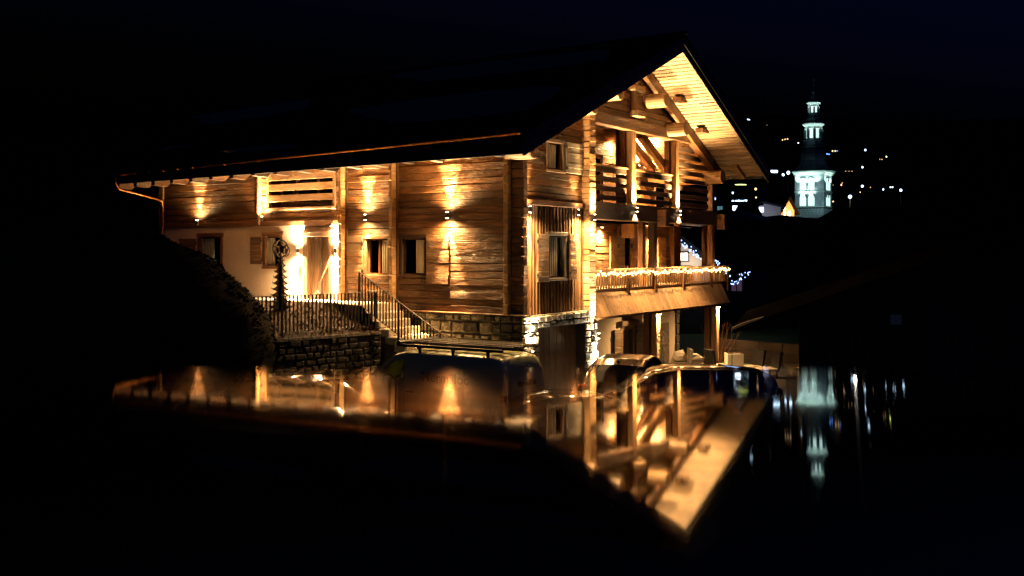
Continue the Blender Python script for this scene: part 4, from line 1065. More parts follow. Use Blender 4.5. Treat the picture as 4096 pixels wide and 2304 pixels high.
VAN = dict(L=4.75, W=1.86, H=1.95, top=[(0, 1.62), (.04, 1.78), (.14, 1.90), (.4, 1.95), (2.9, 1.95), (3.25, 1.88), (4.02, 1.30), (4.12, 1.22), (4.62, 1.05), (4.75, .75)], belt=[(0, 1.15), (3, 1.15), (4.1, 1.12), (4.75, 1.0)], wid=[(0, .95), (.2, 1), (3.9, 1), (4.5, .92), (4.75, .78)],
           ws=(3.28, 4.02), rs=None, side=[(2.95, 3.75)], wheels=(.8, 3.75), tumble=.14, tz=1.0, glass=M['glass'], lz=.8)
rc = at(2005, 22.6)                              # near rear corner of the van
van = car('delivery_van', (rc.x+.95, rc.y, GZ), math.pi/2 + .02, VAN, M['paint_w'], 'white panel van with dark lettering and a ladder rack on its roof', 'van', None)
def text(s, size, parent, loc, rot, m, name='lettering', ext=.002):
    c = D.curves.new(name, 'FONT'); c.body = s; c.size = size; c.extrude = ext; c.align_x = 'CENTER'; c.materials.append(m); c.offset = size*.012
    o = D.objects.new(name, c); scene.collection.objects.link(o); bpy.context.view_layer.update()
    me = D.meshes.new_from_object(o.evaluated_get(bpy.context.evaluated_depsgraph_get())); D.objects.remove(o)
    o = D.objects.new(name, me); link(o, parent, loc); o.rotation_euler = rot; return o
M['ink'] = plain('dark_lettering', (.02, .02, .022), .5)
text('Mermillod', .34, van, (1.62, .936, 1.28), (math.pi/2, 0, math.pi), M['ink'])
text('ELECTRICITE', .10, van, (1.35, .938, 1.12), (math.pi/2, 0, math.pi), M['ink'])
text('Mermillod', .20, van, (-.015, -.1, 1.22), (math.pi/2, 0, -math.pi/2), M['ink'])
mb = MB(); mb.box(-.012, .0, -.18, .18, 1.68, 1.72, ch=.004); mb.build('brake_light', M['iron'], van)
mb = MB(); mb.box(2.55, 2.80, .93, .955, .98, 1.02, ch=.008); mb.build('handle', M['iron'], van)
mb = MB()
for x in (1.1, 2.86): mb.box(x, x+.008, .925, .934, .35, 1.75)
mb.box(-.006, .0, -.004, .004, .4, 1.7); mb.build('door_seam', M['iron'], van)
mb = MB(); mb.box(3.0, 3.15, -.25, .25, .9, 1.5, ch=.05).box(3.0, 3.14, .35, .7, .9, 1.45, ch=.05); mb.build('seat', M['iron'], van)
mb = MB(); mb.tube([(3.75+.19*math.cos(a)*.3, .42+.19*math.sin(a), 1.12+.19*math.cos(a)) for a in [2*math.pi*k/16 for k in range(17)]], .015, 6); mb.build('steering_wheel', M['iron'], van)
rk = lthing('roof_rack', (0, 0, 0), 'black ladder rack carrying ladders on the van roof', 'roof rack'); rk.parent = van; del rk['category']
mb = MB()
for x in (.5, 1.5, 2.5): mb.box(x, x+.05, -.8, .8, 2.03, 2.07).box(x, x+.06, .7, .76, 1.90, 2.05).box(x, x+.06, -.76, -.7, 1.90, 2.05)
mb.box(.1, 3.2, .74, .80, 2.06, 2.12).box(.1, 3.2, -.80, -.74, 2.06, 2.12).build('rack_frame', M['iron'], rk)
for y in (-.5, -.1, .3):
    mb = MB(); mb.box(-.1, 3.0, y, y+.03, 2.12, 2.18).box(-.1, 3.0, y+.3, y+.33, 2.12, 2.18)
    for i in range(11): mb.box(.05+i*.27, .08+i*.27, y+.03, y+.3, 2.135, 2.16)
    mb.build('ladder', M['wire'], rk)
mb = MB(); mb.tube([(3.15, -.78, 2.12), (3.15, .78, 2.12)], .07, 10); mb.build('tube', M['iron'], rk)
def shark(g, x, z):
    mb = MB(); mb.prism([(x-.12, z), (x+.12, z), (x-.08, z+.07), (x-.11, z+.07)], .03, lambda a, b, n: (a, n-.015, b)); mb.build('antenna', M['iron'], g)
p_ = at(2335, 26.0); a_ = at(2600, 24.9)
s1 = car('parked_car', tuple(at(2452, 24.6, GZ)), 0.30, SUV, M['paint_b'], 'dark brown hatchback with shark-fin antenna parked before the garage, nose to the porch'); shark(s1, .75, 1.56)
s2 = car('parked_car', tuple(at(3085, 24.9, GZ)), HEAD+math.pi/2+.04, dict(SUV, L=4.9, top=[(0, 1.0), (.1, 1.3), (.3, 1.42), (1.2, 1.51), (2.4, 1.53), (3.1, 1.44), (3.95, 1.03), (4.7, .92), (4.9, .72)], belt=[(0, .95), (4.9, .98)], wid=[(0, .86), (.5, .98), (4.1, 1), (4.7, .92), (4.9, .78)], ws=(3.1, 3.92), rs=(.05, .22), side=[(.4, 1.3), (1.4, 2.25), (2.35, 3.2)], wheels=(.9, 4.0)), M['paint_k'], 'long black car nearest the porch whose roof mirrors the string lights')
s3 = car('parked_car', tuple(at(2640, 20.8, GZ)), HEAD+math.pi/2+.06, SED, M['paint_k'], 'low black car in front of the brown hatchback, nose to the left'); shark(s3, 1.1, 1.40)
s4 = car('parked_car', (-6.55, 3.3, GZ), -math.pi/2 - .05, dict(SUV, H=1.7), M['paint_g'], 'dark grey car between the rubble wall and the bush, bonnet toward the van')

# ------------------------------------------------------------------ right side: porch furniture, snow-edged barn, rain chain
def rel(u, d, z): p = at(u, d, z); return p
d_ = 37.5
p_ = at(2755, d_, GZ-.2)
g = lthing('garden_sofa', tuple(p_), 'pale covered garden sofa with folded cushions beyond the porch post', 'sofa', None, HEAD-math.pi/2)
mb = MB(); mb.box(-.62, .55, -.35, .4, .0, .42, ch=.06); mb.build('base', M['paving'], g)
for x0, x1, z0, z1, j in ((-.6, -.1, .4, .8, .06), (-.12, .5, .38, .68, .05)): 
    mb = MB(); mb.box(x0, x1, -.3, .35, z0, z1, ch=.12, j=j); o = mb.build('cushion', M['white'], g)
mb = MB(); mb.prism([(-.12, .1), (.02, .1), (.1, .9), (-.02, .95)], .6, lambda a, b, n: (a, -.42+n, b)); mb.build('arm', M['paving'], g)
g = lthing('garden_chair', tuple(at(3000, 35.0, GZ-.1)), 'low dark garden chair with pale seat cushion next to the white cube', 'chair', None, HEAD-math.pi/2+.5)
def chairparts(g):
    mb = MB(); mb.box(-.3, .3, -.3, .3, .38, .46, ch=.03); mb.build('seat_cushion', M['paving'], g)
    mb = MB(); mb.prism([(.28, .35), (.34, .35), (.5, 1.0), (.38, 1.0)], .6, lambda a, b, n: (a, -.3+n, b)); mb.build('backrest', M['iron'], g)
    for x in (-.27, .25):
        for y in (-.27, .25): mb = MB(); mb.box(x, x+.03, y, y+.03, 0, .38); mb.build('leg', M['iron'], g)
chairparts(g)
g = lthing('garden_chair', tuple(at(3065, 34.4, GZ-.1)), 'tall-backed dark garden chair in front of the low brown wall', 'chair', None, HEAD-math.pi/2+.2); chairparts(g)
g = lthing('garden_chair', tuple(at(2880, 35.4, GZ-.1)), 'dark garden chair between the porch post and the white cube', 'chair', None, HEAD+math.pi/2+.3); chairparts(g)
p_ = at(2936, 34, GZ); g = lthing('white_cube', tuple(p_), 'white cube planter standing on the patio behind the rain chain', 'planter', None, HEAD-math.pi/2)
mb = MB(); mb.box(-.27, .27, -.27, .27, 0, .9, ch=.01); mb.build('box', M['whitep'], g); mb = MB(); mb.box(-.24, .24, -.24, .24, .86, .905); mb.build('soil', M['soil'], g)
lw = thing('low_wall', tuple(at(3000, 38, GZ)), 'low brown timber wall at the back of the patio', 'wall')
A_, B_ = at(2858, 40, 0), at(3230, 37, 0); nb_ = 4
for r in range(3):
    for i in range(nb_):
        p = A_.lerp(B_, i/nb_); q = A_.lerp(B_, (i+1)/nb_); t = (q-p).normalized()*.01; s_ = Vector((t.y, -t.x, 0))*8
        z0 = -.55 + r*.35; v = [c+s_*k+Vector((0, 0, z)) for c in (p+t, q-t) for k in (-.5, .5) for z in (z0, z0+.34)]
        fixn(mesh('plank', v, [(0, 1, 3, 2), (4, 6, 7, 5), (0, 4, 5, 1), (2, 3, 7, 6), (0, 2, 6, 4), (1, 5, 7, 3)], M['lowwall'], lw))
# barn (local x to the right, y away)
bd = 28.0; bth = math.atan(.288)
bo = at(3195, bd, 0)
bn = lthing('barn', (bo.x, bo.y, 0), 'unlit dark boarded barn with a snow-rimmed eave, at the right edge', 'barn', None, HEAD-math.pi/2-bth)
def lx(u): k = (u-2048)/3982; return (k*bd-8.064)/(math.cos(bth)+k*math.sin(bth))
def lz(u, v): return zat(v, bd-lx(u)*math.sin(bth))
x0 = 0; x1 = lx(4600); xr = lx(3990); sl_ = .37
ze = lz(2937, 1303); xe = lx(2937); zrd = ze + (xr-xe)*sl_
i = 0; x = x0
while x < x1:
    w_ = .19; zt = (ze + (x+w_/2-xe)*sl_ if x < xr else zrd-(x-xr)*sl_) - .15; box('wall_board', (x+.004, x+w_-.004, -.03-rnd.uniform(0, .02), .03, GZ, zt), M['nightz'], bn, .006); x += w_
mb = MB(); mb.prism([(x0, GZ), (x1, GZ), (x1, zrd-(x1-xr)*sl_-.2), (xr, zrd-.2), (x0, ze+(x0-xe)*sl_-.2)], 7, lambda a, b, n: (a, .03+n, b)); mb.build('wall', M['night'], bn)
mb = MB(); mb.prism([(xe, ze), (xr, zrd), (xr, zrd-.18), (xe, ze-.14)], 8.4, lambda a, b, n: (a, -1.2+n, b)); mb.build('roof', M['tar'], bn)
mb = MB(); xx = x1+1; mb.prism([(xr+.001, zrd), (xx, zrd-(xx-xr)*sl_), (xx, zrd-(xx-xr)*sl_-.18), (xr+.001, zrd-.18)], 8.4, lambda a, b, n: (a, -1.2+n, b)); mb.build('roof', M['roof'], bn)
mb = MB(); mb.prism([(xe-.02, ze-.04), (xe-.01, ze+.02), (xe+.3, ze+.17), (xe+.85, ze+.35), (xe+.8, ze+.30), (xe+.3, ze+.09)], .3, lambda a, b, n: (a, -1.25+n, b)); mb.build('snow_rim', M['snow'], bn, smooth=False)
xs_ = lx(3560); mb = MB(); mb.box(xs_, xs_+.29, -.09, -.05, lz(3560, 1297), lz(3560, 1257), ch=.005); o = mb.build('sign_plate', plain('pale_sign', (.35, .5, .5), .5), bn); o['label'] = 'small pale square plate on the dark boards'
xs_ = lx(3640); zc = lz(3660, 1515); mb = MB(); mb.box(xs_, xs_+.34, -.08, -.05, zc-.17, zc+.17); vb = mb.build('vent', M['nightz'], bn); WL[vb.name] = vb.location.copy()
mb = MB(); mb.tube([(xs_+.17, -.10, zc), (xs_+.17, -.08, zc)], .14, 20); mb.build('vent_cover', M['night'], vb)
# rain chain hanging from the barn eave
rcg = lthing('rain_chain', tuple(at(2928, 26.9, 0)), 'thin black rain chain hanging from the barn eave before the white cube', 'chain')
z = zat(1306, 26.9); k = 0; lk = MB()
proto = None
while z > GZ+.1:
    if proto is None or k < 2:
        mb = MB(); pts = [(0.018*math.cos(a), 0, .034*math.sin(a)) for a in [2*math.pi*q/10 for q in range(11)]]; pts = [(x, y, z_) if k % 2 == 0 else (y, x, z_) for x, y, z_ in pts]
        mb.tube(pts, .006, 4); o = mb.build('link', M['iron'], rcg); o.location = (0, 0, z)
        if k == 0: proto = o.data
        else: proto1 = o.data
    else: o = D.objects.new('link', proto if k % 2 == 0 else proto1); link(o, rcg, (0, 0, z))
    z -= .056; k += 1
bs = thing('bare_shrub', tuple(at(2885, 36.5, GZ)), 'thin leafless shrub in the dark just right of the outer porch post', 'shrub')
mb = MB(); b0 = at(2880, 36.5, GZ)
for _ in range(16):
    p = b0.copy(); dr_ = Vector((rnd.uniform(-.35, .35), rnd.uniform(-.35, .35), 1)); pts = [p.copy()]
    for q in range(5): dr_ += Vector((rnd.uniform(-.25, .25), rnd.uniform(-.25, .25), rnd.uniform(-.1, .1))); p = p + dr_.normalized()*.38; pts.append(p.copy())
    mb.tube(pts, [.014, .012, .010, .007, .005, .003], 4)
tag(mb.build('branch', M['brownz'], bs, fix=False), kind='stuff')
sheet('lawn', [(14, -22), (60, -22), (60, 40), (14, 40)], GZ+.0, M['grass'])

# ------------------------------------------------------------------ village
def house(u, d, z0, w_, dep, h, rise, label, wins=(), rot=0., rm='roof', wm='night', name='village_house', over=.5, group=None, side=False, cat='house'):
    """gable toward the viewer; wins: (x, z, w, h, material)"""
    p = at(u, d, z0); g = lthing(name, tuple(p), label, cat, group, HEAD-math.pi/2+rot)
    fb = -8 if wm == 'night' else -.35
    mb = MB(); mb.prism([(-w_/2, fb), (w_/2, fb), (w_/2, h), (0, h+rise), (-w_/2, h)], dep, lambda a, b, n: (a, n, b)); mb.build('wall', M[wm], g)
    if fb > -8: mb = MB(); mb.box(-w_/2-.01, w_/2+.01, -.01, dep, -8, fb-.003); mb.build('basement', M['night'], g)
    k = rise/(w_/2); e = w_/2+over
    for s in (-1, 1):
        mb = MB(); mb.prism([(s*.002, h+rise+.25), (s*e, h-over*k+.25), (s*e, h-over*k), (s*.002, h+rise+.003)], dep+1.6, lambda a, b, n: (a, n-.8, b)); mb.build('roof', M[rm], g)
    for x, z, a, b, m in wins:
        wd = D.objects.new('window', None); link(wd, g, (x, 0, z)); WL[wd.name] = Vector((x, 0, z))
        mb = MB(); mb.box(x-a/2, x+a/2, -.03, -.02, z, z+b); mb.build('pane', M[m], wd)
        mb = MB(); t = .07; mb.box(x-a/2-t, x-a/2, -.07, .01, z-t, z+b+t).box(x+a/2, x+a/2+t, -.07, .01, z-t, z+b+t).box(x-a/2, x+a/2, -.07, .01, z-t, z).box(x-a/2, x+a/2, -.07, .01, z+b, z+b+t).box(x-.03, x+.03, -.06, -.03, z, z+b); mb.build('frame', M['nightz'], wd)
    return g
def Z(v, d): return zat(v, d)
def bulbs(name, pts, m, r, spread, n, label, glow=None, gcol=(.45, .6, 1)):
    g = thing(name, tuple(pts[0]), label, 'string lights'); mb = MB()
    for a, b in zip(pts, pts[1:]):
        k = max(1, int(n*(b-a).length))
        for i in range(k):
            c = a.lerp(b, i/k) + Vector((rnd.uniform(-1, 1), rnd.uniform(-1, 1), rnd.uniform(-1, .6)))*spread
            mb.lathe([(r*.3, c.z-r), (r, c.z), (r*.3, c.z+r)], 5, (c.x, c.y))
    tag(mb.build('bulb', m, g), kind='stuff'); mb = MB(); mb.tube(pts, .02, 4); mb.build('cable', M['iron'], g)
    if glow:
        for a, b in zip(pts, pts[1:]): point('string_glow', g, a.lerp(b, .5)+Vector((-.4, -.3, .2)), glow, gcol, .3)
    return g
def wp(u, v, d): return at(u, d, Z(v, d))
# neighbour chalet behind the balcony, with blue-white strings on its eaves
d1 = 52
nh = house(2700, d1+.6, Z(1100, d1), 4.2, 7, .3, 1.7, 'neighbour chalet with a glowing gable framed by the lower loggia opening', [(.42, .75, .5, .4, 'e_winw')], wm='plaster', over=.4)
point('facade_glow', nh, (.8, -1.1, .5), 14, (1, .85, .7), .2)
bulbs('string_lights', [wp(2700, 950, d1-.8), wp(2838, 1058, d1-.8)], M['e_cool'], .032, .16, 22, 'thick blue-white string lights on the roof edge seen through the loggia opening', 3, (.9, .8, .8))
bulbs('string_lights', [wp(2856, 1040, d1-.8), wp(2880, 1062, d1-.8)], M['e_cool'], .032, .12, 24, 'short run of blue-white lights just above the balcony corner')
bulbs('string_lights', [wp(2905, 1082, d1-.8), wp(2925, 1108, d1-.8)], M['e_cool'], .032, .12, 24, 'blue-white lights running down from the balcony corner', 1)
bulbs('string_lights', [wp(2920, 1128, d1-.8), wp(2945, 1130, d1-.8), wp(2965, 1100, d1-.8), wp(2995, 1088, d1-.8)], M['e_cool'], .028, .16, 24, 'blue-white lights draped over the low roof right of the balcony', 1.5)
house(2985, 56, Z(1160, 56), 3.4, 5, 1.0, .5, 'small hut with a dim pinkish window under the draped lights', [(-.55, -.05, .6, .55, 'e_pink')], wm='night', over=.3)
d2 = 75
ga = house(2798, d2, Z(1020, d2), 1.95, 5, .55, 2.85, 'narrow steep gable outlined with tiny white lights in the loggia opening', wm='stone', over=.05)
bulbs('string_lights', [wp(2781, 1022, d2-1), wp(2809, 910, d2-1), wp(2836, 1000, d2-1)], M['e_cool'], .035, .02, 7, 'fine white lights tracing the narrow steep gable')
# nearer dark houses to the right
house(3100, 62, Z(1060, 62), 9, 10, 1.2, 1.4, 'dark low house with a grey snowy roof below the church', (), .5, 'snowdim' if 'snowdim' in M else 'roof')
M['snowdim'] = plain('thin_snow', (.10, .13, .17), .8)
house(2975, 70, Z(1010, 70), 8, 9, 1.0, 1.6, 'dark house with thin snow on its roof beyond the balcony', [(-3.2, -1.0, .5, 1.0, 'e_win2'), (-2, -1.0, .4, 1.0, 'e_win2')] if 'e_win2' in M else (), -.4, 'snowdim')
M['e_win2'] = emit('dim_window', (.12, .3, .35), .12)
house(2900, 95, Z(930, 95), 14, 10, .0, 2.0, 'long dark house with a row of dim windows behind the loggia post', [(-.9, -.9, .5, 1.2, 'e_win2'), (.1, -.9, .5, 1.2, 'e_win2'), (.8, -.9, .4, 1.2, 'e_win2'), (1.9, -.9, .7, 1.3, 'e_win2')], .0, 'roof')
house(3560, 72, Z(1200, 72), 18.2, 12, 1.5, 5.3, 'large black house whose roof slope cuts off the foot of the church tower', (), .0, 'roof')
# mid village
dv = 150
house(2930, dv, Z(905, dv), 8, 10, 3.2, .3, 'dark chalet with one bright white window below the mountain lights', [(0.5, 1.6, 1.0, 1.5, 'e_shop'), (-1.9, 1.6, .8, 1.4, 'e_win2'), (-2.8, 1.7, .1, 1.3, 'e_win')])
house(3012, dv-10, Z(880, dv-10), 2.6, 8, .1, 2.4, 'small dark steep gable edged with pale light in the village centre', [(-.6, -.9, .2, .7, 'e_win'), (.2, -.9, .2, .7, 'e_win')], over=.3, wm='night')
sh = house(3052, dv+6, Z(880, dv), 5.6, 6, 2.2, .6, 'brightly lit white shop front in the village centre', [(-1.3, 1.4, 2.8, .8, 'e_shop'), (-.4, -1.0, .9, 1.2, 'e_shop'), (1.35, -.7, .9, 1.3, 'e_shop'), (.4, -1.2, .7, .3, 'e_red')], wm='stone')
for k_, (u, v_) in enumerate(((3055, 850), (3095, 850), (3040, 820))): point('shop_glow', sh, tuple(Vector(((u-3052)/3982*dv, -2.5, (878-v_)/3982*dv))), 22, (.6, .65, 1), .4)
co = house(3150, dv+12, Z(868, dv), 2.6, 8, 1.5, 2.0, 'orange-lit timber chalet beside the church tower', [(-.6, .3, .5, 1.0, 'e_winw'), (.3, .3, .6, 1.1, 'e_winw'), (-.6, 1.5, .5, .5, 'e_winw')], .35, wm='palewood' if 'palewood' in M else 'plaster', over=.5)
for q in ((-.5, -3, 1), (1.0, -3.2, .5)): point('facade_glow', co, q, 160, (1, .45, .12), .3)
house(3120, dv-5, Z(905, dv), 10, 10, .7, .55, 'dark row of houses in front of the village centre', [], 0)
# street and hillside lights
def street_lamp(u, v, d, r, m, label, hgt=5, glow=0, gc=(.7, .85, 1)):
    p = at(u, d, Z(v, d)); g = thing('street_lamp', (p.x, p.y, p.z-hgt), label, 'street lamp', 'far lamps in the village and on the mountainside')
    mb = MB(); mb.lathe([(r*.25, p.z-r), (r*.8, p.z-r*.6), (r, p.z), (r*.8, p.z+r*.6), (r*.25, p.z+r)], 8, (p.x, p.y)); mb.build('lantern', M[m], g)
    mb = MB(); mb.tube([(p.x, p.y, p.z-hgt), (p.x, p.y, p.z-r)], .035, 5); mb.build('pole', M['iron'], g)
    if glow: point('lamp_light', g, p+Vector((-.5, -.5, 0)), glow, gc, .2)
for u, v, s in ((2932, 808, .9), (2945, 808, .9), (2955, 806, .8), (2965, 803, .28), (2972, 803, .28), (2979, 802, .28), (2985, 802, .4)):
    street_lamp(u, v, 190, s*.36, 'e_white', '%s white lamp of the bright row below the eave tip' % {2932: 'leftmost', 2945: 'second', 2955: 'third', 2965: 'fourth, much smaller,', 2972: 'fifth', 2979: 'sixth', 2985: 'last'}[u], 4, 300 if s > .85 else 0)
MIDL = {3090: 'left third of the blue-white lamps at the eave tip', 3098: 'middle one of the three lamps at the eave tip', 3106: 'right one of the three lamps at the eave tip', 3133: 'single white lamp between the eave tip and the church cornice', 2931: 'white lamp under the end of the roof soffit', 3023: 'upper amber lamp between roof and village', 3024: 'lower amber lamp between roof and village', 2857: 'blue lamp right beside the loggia corner post', 2860: 'white lamp right beside the loggia corner post'}
for u, v, m, r in ((3090, 686, 'e_white', .45), (3098, 687, 'e_white', .4), (3106, 687, 'e_white', .4), (3133, 699, 'e_white', .45), (2931, 772, 'e_white', .32), (3023, 756, 'e_orange', .45), (3024, 790, 'e_orange', .3), (2857, 792, 'e_blue', .5), (2860, 795, 'e_white', .3)):
    street_lamp(u, v, 240, r*.65, m, MIDL[u], 6)
street_lamp(3153, 691, 235, .38, 'e_white', 'bright white street lamp just left of the church cornice', 7)
street_lamp(3400, 787, 120, .2, 'e_star' if 'e_star' in M else 'e_white', 'largest pale street lamp to the right of the church', 7, 60, (1, .85, .75))
street_lamp(3603, 761, 120, .15, 'e_white', 'lamp at the far right above the black houses', 6)
far = [(3193, 572, .35, 'e_white'), (3130, 560, .4, 'e_orange'), (3140, 557, .4, 'e_orange'), (3150, 556, .45, 'e_orange'), (3330, 604, .5, 'e_orange'), (3341, 604, .5, 'e_orange'), (3349, 604, .3, 'e_blue'), (3308, 616, .4, 'e_blue'), (3316, 617, .4, 'e_blue'),
       (3461, 600, .6, 'e_white'), (3546, 627, .4, 'e_yel'), (3519, 637, .2, 'e_orange'), (3528, 638, .25, 'e_orange'), (3450, 669, .5, 'e_white'), (3383, 685, .2, 'e_orange'), (3396, 685, .2, 'e_orange'), (3408, 685, .2, 'e_orange'), (3365, 740, .5, 'e_orange'), (3369, 732, .3, 'e_orange'),
       (3449, 745, .75, 'e_white'), (3482, 749, .25, 'e_orange'), (3533, 758, .45, 'e_white'), (3562, 749, .4, 'e_white'), (3570, 749, .4, 'e_white'), (3441, 769, .3, 'e_orange'), (3333, 740, .2, 'e_orange'), (2991, 477, .35, 'e_white'), (2997, 479, .3, 'e_white'), (3105, 737, .2, 'e_orange'), (3131, 764, .3, 'e_orange'),
       (2880, 744, .3, 'e_yel'), (2876, 812, .2, 'e_blue'), (3332, 806, .5, 'e_orange'), (3068, 500, .12, 'e_orange')]
def name_far(u, v, r, m, d, c):
    near = min((abs(u-q[0])+abs(v-q[1]), q) for q in far if (q[0], q[1]) != (u, v))
    if (u, v) in FARL: lab = FARL[u, v]
    else: lab = '%s %s lamp far up the dark mountainside' % ('tiny' if r < .35 else 'small', c)
    street_lamp(u, v, d, .66*r*d/440, m, lab, 8)
FARL = {(3130, 560): 'left lamp of the amber row of three, left of the church lantern', (3140, 557): 'middle lamp of the amber row of three, left of the church lantern', (3150, 556): 'right lamp of the amber row of three, left of the church lantern',
        (3330, 604): 'left amber lamp of the pair right of the church dome', (3341, 604): 'right amber lamp of the pair right of the church dome', (3308, 616): 'left blue lamp of the pair touching the church dome', (3316, 617): 'right blue lamp of the pair touching the church dome',
        (3519, 637): 'left amber lamp of the pair beside the yellow lamp', (3528, 638): 'right amber lamp of the pair beside the yellow lamp', (3383, 685): 'left dot of the faint amber row right of the church cornice', (3396, 685): 'middle dot of the faint amber row right of the church cornice', (3408, 685): 'right dot of the faint amber row right of the church cornice',
        (3365, 740): 'lower amber lamp of the close pair right of the belfry', (3369, 732): 'upper amber lamp of the close pair right of the belfry', (3482, 749): 'amber lamp between two white lamps, right of the belfry', (3562, 749): 'left white lamp of the pair at the far right', (3570, 749): 'right white lamp of the pair at the far right',
        (3441, 769): 'faint amber lamp above the big starry white one', (3333, 740): 'tiny amber lamp touching the right edge of the belfry', (2997, 479): 'lower right white lamp of the pair highest on the mountainside', (3105, 737): 'tiny amber lamp between the eave tip and the belfry',
        (3193, 572): 'single white lamp just left of the lower church lantern', (3461, 600): 'white lamp standing alone high to the right of the church dome', (3546, 627): 'yellow lamp, the rightmost high on the mountainside', (3450, 669): 'white lamp half way between the mountain and the church belfry, to its right',
        (3449, 745): 'bright white lamp above the big starry one, right of the belfry', (3533, 758): 'white lamp right of the big starry one', (3332, 806): 'amber lamp close to the right edge of the church base', (3349, 604): 'blue lamp beside the two amber ones right of the church dome',
        (2880, 744): 'yellow-green lamp just under the eave tip', (2876, 812): 'small blue lamp beside the loggia corner post', (3068, 500): 'faint amber lamp left of the spire', (2991, 477): 'upper left white lamp of the pair highest on the mountainside', (3131, 764): 'amber lamp left of the upper belfry windows'}
for u, v, r, m in far:
    c = {'e_white': 'white', 'e_orange': 'amber', 'e_blue': 'blue', 'e_yel': 'yellow'}[m]
    d = hill_d(u, v)
    name_far(u, v, r, m, d, c)
g = house(2963, 260, Z(775, 260), 12, 8, 2.0, .5, 'flat-roofed building with a yellow light strip under the eave end', [(0, 2.3, 3.0, .22, 'e_yel')], over=.2)
g = house(3096, 262, Z(700, 262), 5, 8, 2.0, .5, 'building with a blue-white light strip right of the eave tip', [(0, .8, 1.8, .45, 'e_shop')], over=.2)

# ------------------------------------------------------------------ church tower
dc = 230
cz = lambda v: zat(v, dc)
cc = at(3254, dc+3.3, 0)
cw = lthing('church_tower', (cc.x, cc.y, 0), 'floodlit baroque church tower with onion dome and two lit lanterns', 'church', None, HEAD-math.pi/2-.29-.28)
hw = 3.35
def louvre_face(rot, xs):
    ca, sa = math.cos(rot), math.sin(rot)
    for zb, ztp in ((cz(760), cz(713)), (cz(823), cz(778))):
        for xc in xs:
            we = D.objects.new('window', None); link(we, cw, (0, 0, 0)); WL[we.name] = Vector((0, 0, 0))
            r = .72; pts = [(xc-r, zb), (xc+r, zb), (xc+r, ztp-r)] + [(xc+r*math.cos(a), ztp-r+r*math.sin(a)) for a in [math.pi*k/8 for k in range(1, 8)]] + [(xc-r, ztp-r)]
            to = lambda a, b, n: (a*ca-(-hw-.05-n)*sa, a*sa+(-hw-.05-n)*ca, b)
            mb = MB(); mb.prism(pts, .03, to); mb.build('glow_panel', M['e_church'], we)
            mb = MB(); z = zb+.1
            while z < ztp-.15:
                hwz = r if z < ztp-r else math.sqrt(max(.01, r*r-(z-ztp+r)**2)); mb.prism([(xc-hwz*.95, z), (xc+hwz*.95, z), (xc+hwz*.95, z+.05), (xc-hwz*.95, z+.05)], .12, lambda a, b, n: to(a, b, n+.03)); z += .3
            mb.build('louvre', M['churchlouvre'], we)
            mb = MB(); k = 10
            for i in range(k):
                a0, a1 = math.pi*i/k, math.pi*(i+1)/k; mb.prism([(xc+r*math.cos(a0), ztp-r+r*math.sin(a0)), (xc+r*math.cos(a1), ztp-r+r*math.sin(a1)), (xc+(r+.2)*math.cos(a1), ztp-r+(r+.2)*math.sin(a1)), (xc+(r+.2)*math.cos(a0), ztp-r+(r+.2)*math.sin(a0))], .2, to)
            mb.build('arch', M['churchstone'], we)
M['churchlouvre'] = plain('pale_louvre', (.5, .55, .5), .8)
mb = MB(); mb.box(-hw, hw, -hw, hw, cz(828), cz(695)); mb.build('belfry_wall', M['churchstone'], cw)
mb = MB(); mb.box(-hw-.08, hw+.08, -hw-.08, hw+.08, -8, cz(828)); mb.build('base_wall', M['mortar'], cw)
for i, (a_, b_) in enumerate(((0, 0),)): pass
base = part_empty('base_masonry', cw, (0, 0, 0)); WL[base.name] = Vector((0, 0, 0))
for r in range(9):
    z0 = cz(870)+r*.42+.0; x = -hw
    while x < hw-.1:
        e = min(x+rnd.uniform(.4, .95), hw)
        if z0+.4 < cz(828): box('stone', (x+.03, e-.03, -hw-.14, -hw-.06, z0+.02, z0+.39), M['churchstone'], base, .02)
        x = e
    y = -hw
    while y < hw-.1:
        e = min(y+rnd.uniform(.5, 1.1), hw)
        if z0+.4 < cz(828): box('stone', (hw+.06, hw+.14, y+.03, e-.03, z0+.02, z0+.39), M['churchstone'], base, .02)
        y = e
for nm, z0, z1, e in (('cornice', cz(697), cz(690), .25), ('cornice', cz(690), cz(683), .55), ('string_course', cz(768), cz(763), .14), ('string_course', cz(829), cz(825), .12)):
    mb = MB(); mb.box(-hw-e, hw+e, -hw-e, hw+e, z0, z1, ch=.04); mb.build(nm, M['churchlouvre'], cw)
louvre_face(0, (-1.5, .45)); louvre_face(math.pi/2, (-.9, .9))
s8 = 1/math.cos(math.pi/8)
mb = MB(); mb.lathe([(hw*1.55, cz(684)), (hw*1.22, cz(672)), (hw*.98, cz(655)), (hw*.86, cz(638)), (hw*.86, cz(612)), (hw*.80, cz(598)), (hw*.62, cz(588))], 8, ph=.5); mb.build('dome', M['churchroof'], cw)
mb = MB(); mb.lathe([(hw*.62, cz(588)), (hw*.80, cz(584)), (hw*.80, cz(580)), (hw*.68, cz(576)), (hw*.68, cz(560)), (hw*.74, cz(556)), (hw*.6, cz(550)), (hw*.56, cz(548))], 8, ph=.5); mb.build('drum', M['churchroof'], cw)
